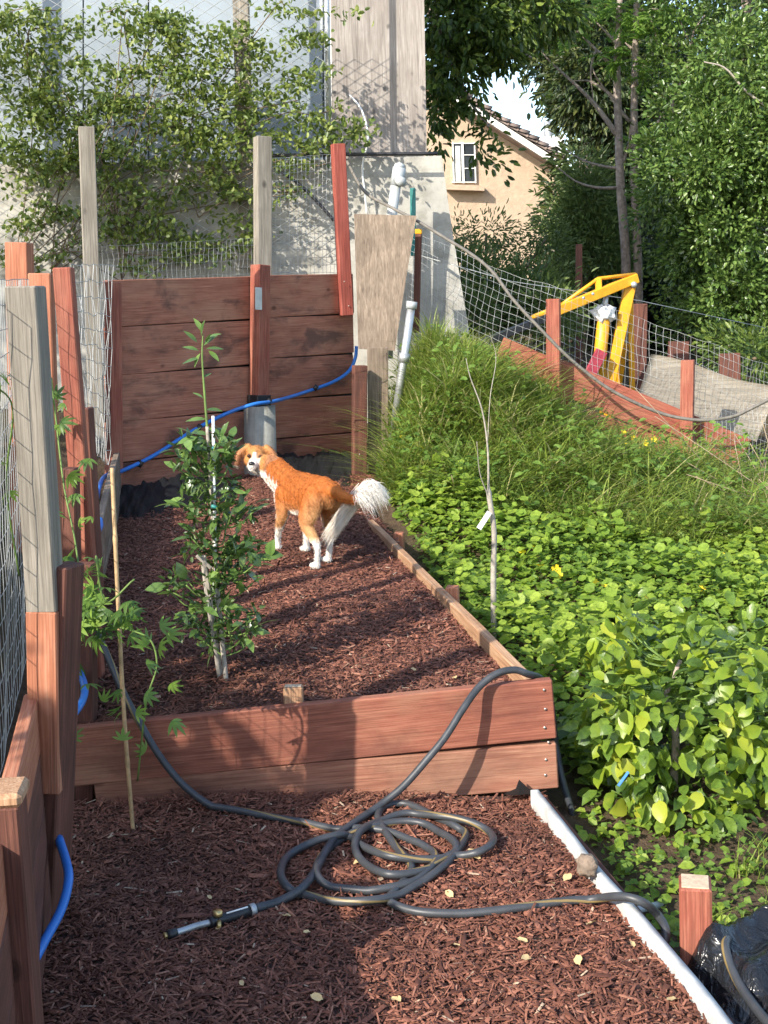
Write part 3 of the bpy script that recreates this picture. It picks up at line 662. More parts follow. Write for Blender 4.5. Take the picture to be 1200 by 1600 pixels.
# netting behind the plank wall
def netting(name, TL, TR, BL, BR, nu, nv, r, mat, parent=None, sag=0.0, jit=0.0, bulge=None, skew=0):
    """rectangular wire mesh over a quad"""
    TL, TR, BL, BR = map(np.asarray, (TL, TR, BL, BR))
    u, w_ = np.meshgrid(np.linspace(0, 1, nu), np.linspace(0, 1, nv))
    P = ((TL * (1 - u[..., None]) + TR * u[..., None]) * (1 - w_[..., None]) + (BL * (1 - u[..., None]) + BR * u[..., None]) * w_[..., None])
    if sag: P[..., 2] -= sag * np.sin(np.pi * u) * (1 - w_ * .6)
    if jit:
        P[..., 0] += jit * hnoise(u * 9, w_ * 7, 1, 4); P[..., 1] += 2 * jit * hnoise(u * 5, w_ * 6, 1, 8); P[..., 2] += jit * hnoise(u * 7, w_ * 9, 1, 6)
    if bulge: P[..., 1] += bulge * np.sin(np.pi * u) * np.sin(np.pi * w_)
    A = np.concatenate([P[:, :-1].reshape(-1, 3), P[:-1].reshape(-1, 3)]); B = np.concatenate([P[:, 1:].reshape(-1, 3), P[1:].reshape(-1, 3)])
    v, f = seg_arrays(A, B, r, 3)
    return mobj(name, v, f, mat, parent)
tag(netting('wire_mesh', onwall(425, 248, -.09), onwall(535, 240, -.09), onwall(425, 450, -.09), onwall(535, 450, -.09), 18, 18, .0016, M['wire'], jit=.006), 'square wire mesh between the grey and the bright red post', 'mesh')
tag(netting('wire_mesh', onwall(160, 385, -.09), onwall(400, 372, -.09), onwall(160, 470, -.09), onwall(400, 460, -.09), 34, 9, .0008, M['wire'], jit=.008), 'low square wire mesh behind the left half of the plank wall', 'mesh')

# ------------------------------------------------------------------ left fence line
lf = thing('planter_wall', (-.78, 2.5, .0), 'stacked plank planter wall with a capped post along the left of the beds', 'planter')
A0, B0 = at_y(8, 1236, 2.50), at_y(46, 1097, 3.12)
ldir = V(B0) - V(A0); ldir.z = 0; ldir.normalize()
zt = (A0[2] + B0[2]) / 2
for k in range(4):
    a_ = V((A0[0], A0[1], zt - .07 - .1435 * k)) - ldir * .7; b_ = V((B0[0], B0[1], zt - .07 - .1435 * k)) + ldir * .06
    plank('plank', a_, b_, .14, .036, UPZ, M['orange'] if k == 0 else M['brownred'], lf, segs=3, wob=.001)
q = at_y(14, 1240, 2.30)
plank('post', V((q[0] - .012, q[1], -.15)), V((q[0] - .012, q[1], q[2] - .012)), .072, .09, (1, .1, 0), M['brownred'], lf)
plank('post_cap', V((q[0] - .010, q[1], q[2] - .012)), V((q[0] - .010, q[1], q[2] + .016)), .082, .10, (1, .1, 0), M['tan'], lf, bev=.008)
YP = 3.14
gp = thing('fence_post', at_y(76, 1230, YP), 'near grey weathered post spliced onto an orange brown lower post', 'post')
up_ = post('upper_post', (72, 952, YP + .03), (40, 447, YP + .03), .076, .085, M['grey'], gp, yaw=(1, -.05, 0))
post('lower_post', (77, 1232, YP + .03), (72, 950, YP + .03), .079, .088, M['orange'], gp, yaw=(1, -.05, 0))
nb = post('board', (76, 1560, 3.16), (104, 882, 3.20), .052, .10, M['brownred'], None, yaw=(1, -.25, 0)); tag(nb, 'dark red brown upright board with torn black felt at its foot', 'board')
fo = post('felt_foot', (76, 1562, 3.155), (78, 1502, 3.155), .056, .104, M['fabric'], nb, yaw=(1, -.25, 0)); fo['label'] = 'torn black felt foot'
specs = [  # bottom px, top px, Y, width, depth, material, label
    ((40, 900, 6.0), (30, 379, 6.0), .105, .09, 'orange', 'orange brown square post behind the near grey post'),
    ((80, 900, 4.6), (64, 427, 4.6), .082, .045, 'orange', 'orange brown board with saw marks beside the near grey post'),
    ((131, 830, 4.3), (99, 418, 4.3), .062, .045, 'red', 'leaning red brown board wrapped by wire beside the hanging mesh'),
    ((150, 930, 5.0), (133, 637, 5.0), .050, .07, 'brownred', 'short dark board below the hanging mesh'),
    ((118, 1150, 4.2), (110, 731, 4.2), .046, .06, 'brownred', 'short dark stub post among the fence vines'),
    ((135, 1135, 4.0), (133, 880, 4.0), .060, .06, 'brownred', 'dark corner post at the left end of the red planks')]
for bq, tq, w_, d_, m_, lab in specs:
    b3, t3 = at_y(*bq), at_y(*tq); dn_ = (b3 - t3) / (t3[2] - b3[2])
    while b3[2] > min(.3, float(H(b3[0], b3[1]))) - .12: b3 = b3 + dn_ * .05
    o = plank('fence_board', b3, t3, w_, d_, (1, -.1, 0), M[m_]) if True else post('fence_board', bq, tq, w_, d_, M[m_], None, yaw=(1, -.1, 0)); tag(o, lab, 'board', 'upright boards of the left fence')
# low side boards of the upper bed on the left
sb = thing('side_boards', (-1.3, 5.5, .3), 'dark weathered side boards along the left of the upper mulch bed', 'boards')
for k in range(2):
    a_ = V((-1.03, 3.98, .40 - .2 * k)); b_ = V((-1.585, 7.60, .62 - .2 * k)); plank('plank', a_, b_, .19, .035, UPZ, M['oldply'], sb, segs=4, wob=.002)
# wire on the fence
m1 = tag(netting('wire_mesh', at_y(-60, 440, 3.0), at_y(44, 436, 4.4), at_y(-30, 1330, 3.0), at_y(58, 960, 4.4), 34, 19, .0014, M['wire'], jit=.006), 'galvanised wire mesh running back behind the near grey post', 'mesh')
m2 = tag(netting('wire_mesh', at_y(112, 414, 5.0), at_y(176, 414, 5.6), at_y(142, 700, 5.0), at_y(170, 728, 5.6), 13, 13, .0016, M['wire'], jit=.012), 'loose hanging piece of wire mesh in front of the tall grey post', 'mesh')
# soil and litter bank seen through the mesh is the ground itself

# ------------------------------------------------------------------ black fabric along the wall foot
def crumple(name, ctrl_top, ctrl_bot, label, nu=40, nv=12, amp=.024, seed=1):
    T = spline(ctrl_top, nu); Bt = spline(ctrl_bot, nu); w_ = np.linspace(0, 1, nv)[:, None, None]
    P = T[None] * (1 - w_) + Bt[None] * w_; u = np.linspace(0, 6, nu)[None] + 0 * w_[..., 0]; ww = w_[..., 0] * 3 + 0 * u
    P[..., 1] -= amp * (1 + hnoise(u * 1.4, ww * 1.5, 1.1, seed)) * np.sin(np.pi * np.clip(w_[..., 0], .05, .95)) + .02
    P[..., 2] += amp * .8 * hnoise(u * 2.5, ww, 1.3, seed + 3); P[..., 0] += amp * .5 * hnoise(u * 2, ww * 2, 1.1, seed + 5)
    i = (np.arange(nv - 1)[:, None] * nu + np.arange(nu - 1)[None]).ravel()
    return tag(mobj(name, P.reshape(-1, 3), np.stack([i, i + 1, i + nu + 1, i + nu], 1), M['fabric'], smooth=True), label, 'fabric')
def onbed(px, py, dz=0.0):
    z = .38
    for _ in range(6): p = at_z(px, py, z); z = float(zup(p[0], p[1])) + dz
    return at_z(px, py, z)
crumple('landscape_fabric', [onwall(188, 760, .10), onwall(235, 752, .12), onwall(285, 742, .12), onwall(355, 748, .12)], [onbed(188, 812), onbed(225, 815), onbed(285, 800), onbed(360, 790)], 'crumpled black fabric along the left foot of the plank wall', seed=2)
crumple('landscape_fabric', [onwall(362, 745, .2), onwall(378, 755, .22), onwall(400, 775, .2)], [onbed(355, 796), onbed(380, 798), onbed(408, 800)], 'black fabric bunched at the foot of the concrete pier', nu=24, seed=5)
crumple('landscape_fabric', [onwall(432, 706, .08), onwall(480, 710, .10), onwall(515, 703, .10), onwall(549, 708, .08)], [onbed(432, 762), onbed(470, 770), onbed(510, 775), onbed(552, 768)], 'black fabric along the right foot of the plank wall behind the dog', seed=9)
# ------------------------------------------------------------------ blue pipe
bp = thing('blue_pipe', onbed(170, 760), 'bright blue water pipe clipped along the plank wall and left fence', 'pipe')
pts = [onwall(557, 541, .05), onwall(555, 560, .05), onwall(545, 580, .05), onwall(520, 597, .05), onwall(470, 615, .05), onwall(428, 627, .17), onwall(395, 632, .17), onwall(350, 648, .05), onwall(300, 674, .05), onwall(240, 712, .05), onwall(190, 736, .08), at_y(168, 742, 7.2), at_y(157, 755, 6.7), at_y(150, 787, 6.3)]
tube('run', spline(pts, 90), .0125, M['blue'], bp, n=10)
tube('run', spline([at_y(156, 812, 5.4), at_y(155, 826, 5.3), at_y(140, 838, 5.1), at_y(118, 845, 4.9), at_y(100, 850, 4.8)], 24), .0135, M['blue'], bp, n=10)
tube('run', spline([at_y(120, 1040, 4.1), at_y(131, 1068, 3.8), at_y(130, 1092, 3.7), at_y(112, 1120, 3.6), at_y(95, 1136, 3.5)], 24), .0115, M['blue'], bp, n=10)
tube('run', spline([at_y(92, 1310, 3.14), at_y(103, 1345, 3.05), at_y(107, 1375, 2.98), at_y(96, 1420, 2.9), at_y(70, 1470, 2.8), at_y(42, 1525, 2.68), at_y(26, 1570, 2.58), at_y(18, 1630, 2.48)], 40), .0118, M['blue'], bp, n=10)
for px, py in ((493, 606), (420, 628), (311, 668), (219, 725)):
    c_ = onwall(px, py, .05 if px != 420 else .17); tube('clip', [np.array(c_) + [-.012, 0, .008], np.array(c_) + [.012, 0, -.008]], .022, M['black'], bp)
c_ = at_y(36, 1517, 2.68); tube('clip', [np.array(c_) + [-.006, 0, .005], np.array(c_) + [.006, 0, -.005]], .015, M['black'], bp)
# ------------------------------------------------------------------ right slope: fence of posts, planks and wire
def Z6(x, y): return 580 + x / 1.9355, 330 + y / 1.9355     # reading off an enlarged crop
YR = 8.95
tw = thing('plank_fence', at_y(865, 640, YR), 'low sloping fence of two red posts, leaning red planks and wire', 'fence')
def z6(x, y, Y=YR): return at_y(*Z6(x, y), Y)
edge_plank('plank', z6(390, 384), z6(690, 500), z6(378, 468), z6(688, 603), .038, M['red'], tw, segs=3, wob=.003)
edge_plank('plank', z6(560, 442, YR + .045), z6(1130, 690, YR - .1), z6(556, 545, YR + .045), z6(1128, 780, YR - .1), .038, M['red'], tw, segs=3, wob=.003)
edge_plank('plank', z6(300, 462, YR + .03), z6(700, 648, YR + .03), z6(298, 525, YR + .03), z6(696, 735, YR + .03), .038, M['red'], tw, segs=3, wob=.003)
edge_plank('plank', z6(640, 596, YR), z6(1010, 735, YR - .08), z6(636, 690, YR), z6(1005, 830, YR - .08), .038, M['red'], tw, segs=3, wob=.003)
post('post', (*Z6(552, 650), YR - .08), (*Z6(551, 265), YR - .08), .092, .092, M['red'], tw, yaw=(1, -.25, 0))
post('post', (*Z6(952, 800), YR - .14), (*Z6(958, 450), YR - .14), .088, .088, M['red'], tw, yaw=(1, -.35, 0))
post('stub', (*Z6(586, 690), YR - .1), (*Z6(584, 557), YR - .1), .055, .05, M['red'], tw)
tops = [(120, 60, 9.45), (240, 110, 9.3), (400, 180, 9.2), (560, 235, 9.05), (700, 285, 9.0), (840, 335, 8.95), (1000, 390, 8.88), (1120, 440, 8.85), (1215, 468, 8.8)]
bots = [(100, 330, 9.45), (225, 420, 9.3), (350, 500, 9.2), (540, 585, 9.05), (690, 655, 9.0), (820, 700, 8.95), (985, 745, 8.88), (1110, 800, 8.85), (1215, 830, 8.8)]
T_ = spline([z6(*q) for q in tops], 66); B_ = spline([z6(*q) for q in bots], 66)
w_ = np.linspace(0, 1, 15)[:, None, None]; P = T_[None] * (1 - w_) + B_[None] * w_
uu = np.linspace(0, 12, 66)[None] + 0 * w_[..., 0]; vv = w_[..., 0] * 5 + 0 * uu
P[..., 0] += .012 * hnoise(uu, vv, 1.1, 3); P[..., 2] += .01 * hnoise(uu, vv, 1.4, 7); P[..., 1] += .05 * hnoise(uu, vv, .7, 5)
A = np.concatenate([P[:, :-1].reshape(-1, 3), P[:-1].reshape(-1, 3)]); B = np.concatenate([P[:, 1:].reshape(-1, 3), P[1:].reshape(-1, 3)])
v, f = seg_arrays(A, B, .0012, 3); mobj('wire_mesh', v, f, M['wire'], tw)
tag(tube('guy_wire', [at_y(652, 398, 9.4), at_y(800, 440, 9.3), at_y(1000, 470, 10.5), at_y(1195, 512, 11)], .003, M['wire']), 'single wire strung above the mesh of the plank fence', 'wire')
cb = spline([at_y(541, 250, 9.5), z6(-20, -60, 9.3), z6(60, -12, 9.15), z6(140, 30, 9.0), z6(230, 85, 8.9), z6(310, 135, 8.85), z6(370, 187, 8.8), z6(430, 268, 8.75), z6(520, 365, 8.7), z6(600, 445, 8.68), z6(700, 525, 8.66), z6(800, 580, 8.65), z6(900, 618, 8.64), z6(1000, 632, 8.6), z6(1090, 622, 8.6), z6(1150, 596, 8.6), z6(1230, 555, 8.6)], 120)
tag(tube('hanging_cable', cb, .0115, M['cable'], n=8), 'thick brown cable drooping across the plank fence', 'cable')
# grey slab behind the fence
nu, nv = 24, 8; u = np.linspace(0, 1, nu)[None]; w2 = np.linspace(0, 1, nv)[:, None]
TLs, TRs, BLs, BRs = z6(848, 432, 9.6), z6(1230, 535, 9.4), z6(808, 560, 9.35), z6(1165, 700, 9.15)
P = (TLs * (1 - u[..., None]) + TRs * u[..., None]) * (1 - w2[..., None]) + (BLs * (1 - u[..., None]) + BRs * u[..., None]) * w2[..., None]
P[..., 2] += .015 * np.sin(u * 7) * (1 - w2) + .006 * np.sin(w2 * 40)
P = P.reshape(-1, 3); i = (np.arange(nv - 1)[:, None] * nu + np.arange(nu - 1)[None]).ravel(); q1 = np.stack([i, i + 1, i + nu + 1, i + nu], 1)
N0 = nu * nv; bq = np.concatenate([np.arange(nu), nu * np.arange(1, nv) + nu - 1, N0 - 2 - np.arange(nu - 1), nu * np.arange(nv - 2, 0, -1)])
rim = np.stack([bq, np.roll(bq, -1), np.roll(bq, -1) + N0, bq + N0], 1)
tag(mobj('grey_slab', np.concatenate([P, P + [0, .03, -.01]]), [np.concatenate([q1, q1[:, ::-1] + N0, rim])], M['sheet'], smooth=False), 'warped grey weathered board propped behind the wire fence', 'board')
for (bx, by, tx, ty, Y, wd_, lab) in ((808, 560, 812, 280, 10.6, .12, 'dark post just behind the yellow hoist'), (925, 520, 930, 394, 11.2, .17, 'wide dark stub post behind the grey slab'), (1085, 560, 1083, 430, 10.9, .17, 'wide dark stub post at the far end of the grey slab'), (628, 500, 628, 100, 12.5, .06, 'slender brown stake in front of the shrubs')):
    o = post('garden_post', (*Z6(bx, by), Y), (*Z6(tx, ty), Y), wd_, .09, M['brownred']); tag(o, lab, 'post')
# yellow engine hoist
eh = thing('engine_hoist', (2.0, 10.0, float(H(2.0, 10.0))), 'yellow folding engine hoist with chipped paint behind the fence', 'hoist')
YE = 10.0
def bar(name, a, b_, w, d, Ya=YE, Yb=YE, mat=None): return plank(name, at_y(*Z6(*a), Ya), at_y(*Z6(*b_), Yb), w, d, UPZ if abs(a[0] - b_[0]) > 60 and abs(a[1] - b_[1]) < 160 else (1, 0, 0), mat or M['yellow'], eh, bev=.005)
bm_ = bar('boom', (490, 330), (803, 202), .072, .06, YE - .35, YE)
bar('boom_extension', (320, 405), (540, 318), .055, .05, YE - .7, YE - .32, M['black'])
bar('mast', (786, 210), (716, 540), .085, .07); bar('mast_foot', (717, 530), (705, 640), .085, .07)
bar('brace', (783, 240), (790, 560), .042, .03, YE + .1, YE + .2)
bar('brace', (765, 400), (742, 545), .06, .05, YE + .2, YE + .3)
tube('tie_rod', [at_y(*Z6(575, 283), YE - .25), at_y(*Z6(686, 204), YE - .12), at_y(*Z6(800, 190), YE)], .014, M['yellow'], eh)
bar('rod_bracket', (688, 240), (686, 202), .05, .04, YE - .12, YE - .12)
tube('hinge_pin', [at_y(*Z6(795, 222), YE - .09), at_y(*Z6(795, 222), YE + .09)], .024, M['galv'], eh)
tube('ram', [at_y(*Z6(706, 300), YE - .06), at_y(*Z6(694, 420), YE - .05), at_y(*Z6(684, 560), YE - .04)], .050, M['yellow'], eh, n=12)
tube('ram_rod', [at_y(*Z6(710, 250), YE - .06), at_y(*Z6(706, 305), YE - .06)], .022, M['galv'], eh)
for sx in (-1, 1):
    a_ = at_y(*Z6(712, 630), YE); plank('leg', (a_[0], a_[1], float(H(a_[0], a_[1])) + .09), (a_[0] - .9, a_[1] - .25 + sx * .35, float(H(a_[0] - .9, a_[1])) + .08), .07, .07, UPZ, M['yellow'], eh)
for px, py in ((640, 262), (590, 287), (668, 250)):
    c_ = at_y(*Z6(px, py), YE - .22); mobj('bolt', *[tube_arrays(np.array([c_ + [0, -.045, 0], c_ + [0, -.03, 0]]), .012, 6)[k] for k in (0, 1)], M['galv'], eh)
rg = lump('cloth_rag', z6(703, 310, YE - .08), (.085, .05, .065), M['rag'], 3, .5, seed=4); tag(rg, 'white rag knotted round the ram of the yellow hoist', 'rag')
P = np.array([z6(708, 425, YE - .13), z6(700, 440, YE - .13), z6(672, 488, YE - .12), z6(655, 492, YE - .11)])
tag(plank('load_strap', z6(698, 422, YE - .12), z6(664, 488, YE - .12), .09, .05, (1, 0, 0), M['strap']), 'dark red strap wrapped over the foot of the hoist ram', 'strap')
tag(plank('cut_lath', at_y(1070, 762, 8.35), at_y(1089, 692, 8.5), .035, .012, (1, 0, 0), M['tan']), 'pale cut lath sticking out of the grass by the fence', 'lath')
tag(tube('old_pipe', [at_y(700, 622, 8.35), at_y(770, 690, 7.9), at_y(850, 770, 7.2)], .026, M['pvc'], n=10), 'grey pipe lying down the grassy slope', 'pipe')

# ------------------------------------------------------------------ house in the distance
YH = 27.0
hs = thing('stucco_house', at_y(800, 420, YH), 'beige stucco gable house with tiled roof and one barred window', 'house')
hp = lambda x, y, Y=YH: at_y(x, y, Y)
slab('wall', [hp(520, 60), hp(640, 112), hp(884, 268), hp(905, 282), hp(905, 470), hp(520, 470)], 9.0, (1, 0, 0), M['stucco'], hs)
rp0, rp1 = hp(628, 92, YH - .5), hp(880, 254, YH - .5)
rf = slab('roof', [rp0, rp1, rp1 + np.array([0, 0, -.18]), rp0 + np.array([0, 0, -.18])], 9.9, (1, 0, 0), M['tile'], hs)
edge_plank('fascia', rp0 + [0, -.05, -.03], rp1 + [0, -.05, -.03], rp0 + [0, -.05, -.15], rp1 + [0, -.05, -.15], .045, M['whitep'], rf)
rdir = unit(rp1 - rp0); Lr = np.linalg.norm(rp1 - rp0); nt_ = 17
tnorm = np.array([-rdir[2], 0, rdir[0]])
a = np.linspace(0, np.pi, 7); tile_me = None
for row in range(3):
    for k in range(nt_):
        st = Lr / nt_; p0 = rp0 + rdir * k * st + tnorm * .02 + np.array([0, -.08 + row * .32, 0])
        if tile_me is None:
            lo = np.stack([np.full(7, -.02), -np.cos(a) * .15 + .15, np.sin(a) * .09], 1); hi = np.stack([np.full(7, st * 1.06), -np.cos(a) * .16 + .15, np.sin(a) * .10 + .05], 1)
            vv_ = np.concatenate([lo, hi, lo * [1, 1, .6] + [0, 0, -.04], hi * [1, 1, .6] + [0, 0, -.04]]); j = np.arange(6)
            tile_me = np_mesh('tile', vv_, [np.concatenate([np.stack([j, j + 1, j + 8, j + 7], 1), np.stack([j + 15, j + 14, j + 21, j + 22], 1), np.stack([j + 1, j, j + 14, j + 15], 1), np.stack([j + 7, j + 8, j + 22, j + 21], 1)])]); tile_me.materials.append(M['tile'])
        place(bpy.data.objects.new('tile', tile_me), frame(p0 + tnorm * random.uniform(0, .02), rdir + tnorm * random.uniform(-.03, .05), (0, 1, 0)), rf)
wi = slab('window', [hp(707, 224, YH - .03), hp(742, 225, YH - .03), hp(744, 285, YH - .03), hp(709, 284, YH - .03)], .08, (0, 0, 1), M['glass'], hs)
for x0, x1 in ((706.5, 708.3), (720.5, 724), (740.5, 742.3)): slab('frame', [hp(x0, 222, YH - .07), hp(x1, 222, YH - .07), hp(x1 + 2, 286, YH - .07), hp(x0 + 2, 286, YH - .07)], .06, (0, 0, 1), M['whitep'], wi)
for yq in (224, 242, 263, 284.5): slab('glazing_bar', [hp(724 if 230 < yq < 280 else 706, yq - .6, YH - .06), hp(742, yq - .6, YH - .06), hp(742, yq + .6, YH - .06), hp(724 if 230 < yq < 280 else 706, yq + .6, YH - .06)], .05, (1, 0, 0), M['whitep'], wi)
slab('curtain', [hp(711, 228, YH - .045), hp(719, 228, YH - .045), hp(720, 283, YH - .045), hp(712, 283, YH - .045)], .01, (0, 0, 1), M['curtain'], wi)
slab('sill', [hp(697, 288, YH - .28), hp(757, 290, YH - .28), hp(757, 298, YH - .28), hp(697, 296, YH - .28)], .27, (1, 0, 0), M['stucco'], hs)
tube('flue', [hp(857, 225, YH + 3), hp(856, 190, YH + 3)], .10, M['galv'], rf, n=12)
slab('chimney', [hp(838, 214, YH + 2), hp(880, 212, YH + 2), hp(885, 250, YH + 2), hp(838, 250, YH + 2)], 1.0, (1, 0, 0), M['whitep'], rf)
# ------------------------------------------------------------------ plants close by
def leaf_mesh(name, mat, stations, wave=0.0, droop=.25, fold=.18):
    """one curved leaf along x, length 1, as a strip with a mid rib"""
    vs = []; n = len(stations)
    for k, (u, hw) in enumerate(stations):
        z = -droop * u * u; wz = wave * math.sin(k * 2.2)
        vs += [(u, hw, z + fold * hw + wz), (u, 0, z), (u, -hw, z + fold * hw - wz)]
    fs = []
    for k in range(n - 1):
        a = 3 * k; fs += [(a, a + 1, a + 4, a + 3), (a + 1, a + 2, a + 5, a + 4)]
    me = np_mesh(name, np.array(vs), np.array(fs)[:, ::-1], smooth=True); me.materials.append(mat)
    return me
OV = [(0, .012), (.06, .05), (.18, .20), (.36, .29), (.56, .29), (.76, .21), (.91, .09), (1, .005)]
LAN = [(0, .012), (.08, .05), (.22, .14), (.45, .19), (.68, .155), (.88, .07), (1, .004)]
def add_leaf(me, p, d, nrm, L, parent, name='leaf', wid=1.0):
    d = V(d).normalized(); s = V(nrm).cross(d)
    if s.length < 1e-3: s = V((1, 0, 0)).cross(d)
    s.normalize(); n_ = d.cross(s)
    W = Matrix(((d.x * L, s.x * L * wid, n_.x * L, p[0]), (d.y * L, s.y * L * wid, n_.y * L, p[1]), (d.z * L, s.z * L * wid, n_.z * L, p[2]), (0, 0, 0, 1)))
    return place(bpy.data.objects.new(name, me), W, parent)
def stems_to(parent, root_pts, tips, mat, r0=.004, name='branch'):
    """thin curved branches from the nearest lower stem point to each tip, joined per plant part"""
    R = np.asarray(root_pts); pl = []
    for t in tips:
        d = np.linalg.norm(R - t, axis=1) + np.maximum(0, R[:, 2] - t[2] + .05) * 3; a = R[d.argmin()]
        pl.append(spline([a, (a + t) / 2 + np.array([0, 0, -.02]) + rng.normal(0, .008, 3), t], 6))
    return tubes(name, pl, r0, mat, parent, n=4)

# citrus sapling in the upper bed
YT = 4.28
base = onbed(354, 1062); YT = base[1]
ct = thing('citrus_sapling', base, 'slim citrus sapling with glossy dark leaves tied to a stake in the mulch', 'tree')
stem = spline([base - [0, 0, .06], at_y(347, 1000, YT), at_y(338, 900, YT + .02), at_y(332, 800, YT), at_y(326, 700, YT), at_y(320, 620, YT), at_y(316, 560, YT), at_y(317, 522, YT)], 60)
tube('trunk', stem[:38], np.linspace(.0095, .006, 38), M['pale_bark'], ct); tube('shoot', stem[36:], np.linspace(.0045, .002, 24), M['greenstem'], ct)
tube('second_stem', spline([base + [-.02, .01, -.05], at_y(336, 1010, YT), at_y(325, 940, YT - .03), at_y(316, 870, YT)], 20), .008, M['pale_bark'], ct)
lm = leaf_mesh('citrus_leaf', M['L_citrus'], LAN, droop=.22)
CL = [(296, 700, 26, 30), (340, 705, 28, 34), (318, 750, 36, 30), (288, 722, 20, 16), (362, 762, 16, 22), (340, 800, 36, 34), (346, 690, 10, 20), (300, 790, 22, 22), (308, 850, 34, 26), (382, 862, 28, 34), (348, 905, 44, 30), (278, 912, 30, 22), (330, 950, 40, 30), (368, 985, 38, 30), (330, 1010, 20, 22), (352, 860, 34, 30), (398, 965, 14, 20), (298, 975, 18, 26), (322, 690, 20, 14), (388, 800, 12, 16)]
wts = np.array([c[2] * c[3] for c in CL], float); wts /= wts.sum(); tips = []
for k in range(235):
    c_ = CL[rng.choice(len(CL), p=wts)]; r = unit(rng.normal(size=3)) * rng.random() ** .35
    p = at_y(c_[0] + r[0] * c_[2] * 1.15, c_[1] - r[2] * c_[3], YT + r[1] * .14)
    ax = stem[np.abs(stem[:, 2] - p[2]).argmin()]
    d = unit(unit(p - ax) * .7 + rng.normal(size=3) * .55 + np.array([0, 0, .25]))
    add_leaf(lm, p, d, unit(np.array([0, -.3, 1.0]) + rng.normal(size=3) * .5), rng.uniform(.042, .078), ct)
    if k % 3 == 0: tips.append(p)
for px, py, dx, dz, L in ((313, 552, -.5, -.7, .045), (322, 530, .9, .5, .05), (316, 518, -.4, .9, .045), (326, 548, .7, -.5, .045), (321, 675, .9, .2, .06), (324, 680, -.9, .3, .06), (312, 560, -1, -.1, .055), (318, 540, .6, .6, .05), (308, 535, -.7, .9, .05), (322, 545, .8, .1, .05), (315, 525, .1, 1, .05), (310, 548, -.9, .4, .05), (323, 535, .3, .8, .045), (318, 590, .9, .7, .03), (322, 640, 1, .1, .05), (322, 655, -1, .1, .06), (325, 668, 1, -.5, .06), (318, 622, -.8, .7, .035), (324, 690, .2, -1, .07), (330, 665, .9, -.3, .05)):
    add_leaf(lm, at_y(px, py, YT), (dx, rng.normal() * .4, dz), (0, -.5, 1), L * 1.15, ct)
for px, py, dx, dz in ((408, 885, -.5, .8), (412, 868, 1, .15), (418, 870, .3, .9), (258, 918, -1, .1), (290, 905, -.3, .9)):
    add_leaf(lm, at_y(px, py, YT - .05), (dx, -.3, dz), (0, -.7, .7), .066, ct, wid=1.6)
tips += [at_y(410, 872, YT - .05), at_y(258, 918, YT)]
stems_to(ct, stem, np.array(tips), M['greenstem'], .0028)
B_, D_ = [], []
for c_ in CL:
    n = int(c_[2] * c_[3] / 17); r = unit(rng.normal(size=(n, 3))) * (rng.random(n) ** .5)[:, None]
    B_.append(np.array([at_y(c_[0] + q[0] * c_[2] * .9, c_[1] - q[2] * c_[3] * .9, YT + q[1] * .10) for q in r])); D_.append(r + rng.normal(size=(n, 3)) * .5)
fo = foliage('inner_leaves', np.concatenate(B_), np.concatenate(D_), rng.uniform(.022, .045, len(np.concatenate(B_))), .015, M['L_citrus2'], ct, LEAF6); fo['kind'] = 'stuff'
st = thing('plant_stake', base + [.02, .03, 0], 'split wooden stake and white rod propping the citrus sapling', 'stake')
plank('stake', at_y(346, 1066, YT + .04), at_y(318, 868, YT - .06), .016, .010, (1, 0, 0), M['pale_bark'], st)
plank('splinter', at_y(330, 888, YT - .06), at_y(307, 868, YT - .07), .012, .006, (1, 0, 0), M['pale_bark'], st)
tube('rod', [at_y(338, 960, YT + .02), at_y(333, 650, YT - .03)], .005, M['tagwhite'], st)
for px, py in ((336, 700), (335, 790)): tube('tie', [at_y(px - 5, py, YT - .04), at_y(px + 5, py + 4, YT - .04)], .006, M['teal'], st)

# bamboo cane and the passion vine
YB = 3.62
cane = [at_z(208, 1300, .01), at_y(194, 1120, YB + .05), at_y(184, 930, YB + .1), at_y(175, 731, YB + .16)]
cn = spline(cane, 60); rr = .0065 * (1 + .22 * (np.abs((np.arange(60) % 12) - 0) < 1)); tag(tube('bamboo_cane', cn, rr, M['bamboo']), 'thin bamboo cane stuck in the lower bed before the red planks', 'cane')
def palmate(name, mat, k=5):
    vs = []; fs = []; o = 0
    for j in range(k):
        a = (j - (k - 1) / 2) * .55; L = 1.0 - .12 * abs(j - (k - 1) / 2); ca, sa = math.cos(a), math.sin(a)
        for u, hw in ((0, .01), (.25, .085), (.5, .12), (.75, .09), (1, .005)):
            for s in (1, 0, -1):
                x, y = u * L, hw * s * L; vs.append((x * ca - y * sa, x * sa + y * ca, -.25 * u * u + (.06 if s else 0) * hw * 3))
        for q in range(4):
            a3 = o + 3 * q; fs += [(a3, a3 + 3, a3 + 4, a3 + 1), (a3 + 1, a3 + 4, a3 + 5, a3 + 2)]
        o += 15
    me = np_mesh(name, np.array(vs), np.array(fs), smooth=True); me.materials.append(mat); return me
pm = palmate('palmate_leaf', M['L_passion'])
pv = thing('passion_vine', at_y(130, 1130, 3.7), 'passion vine with lobed leaves sprawling off the left fence around the cane', 'vine')
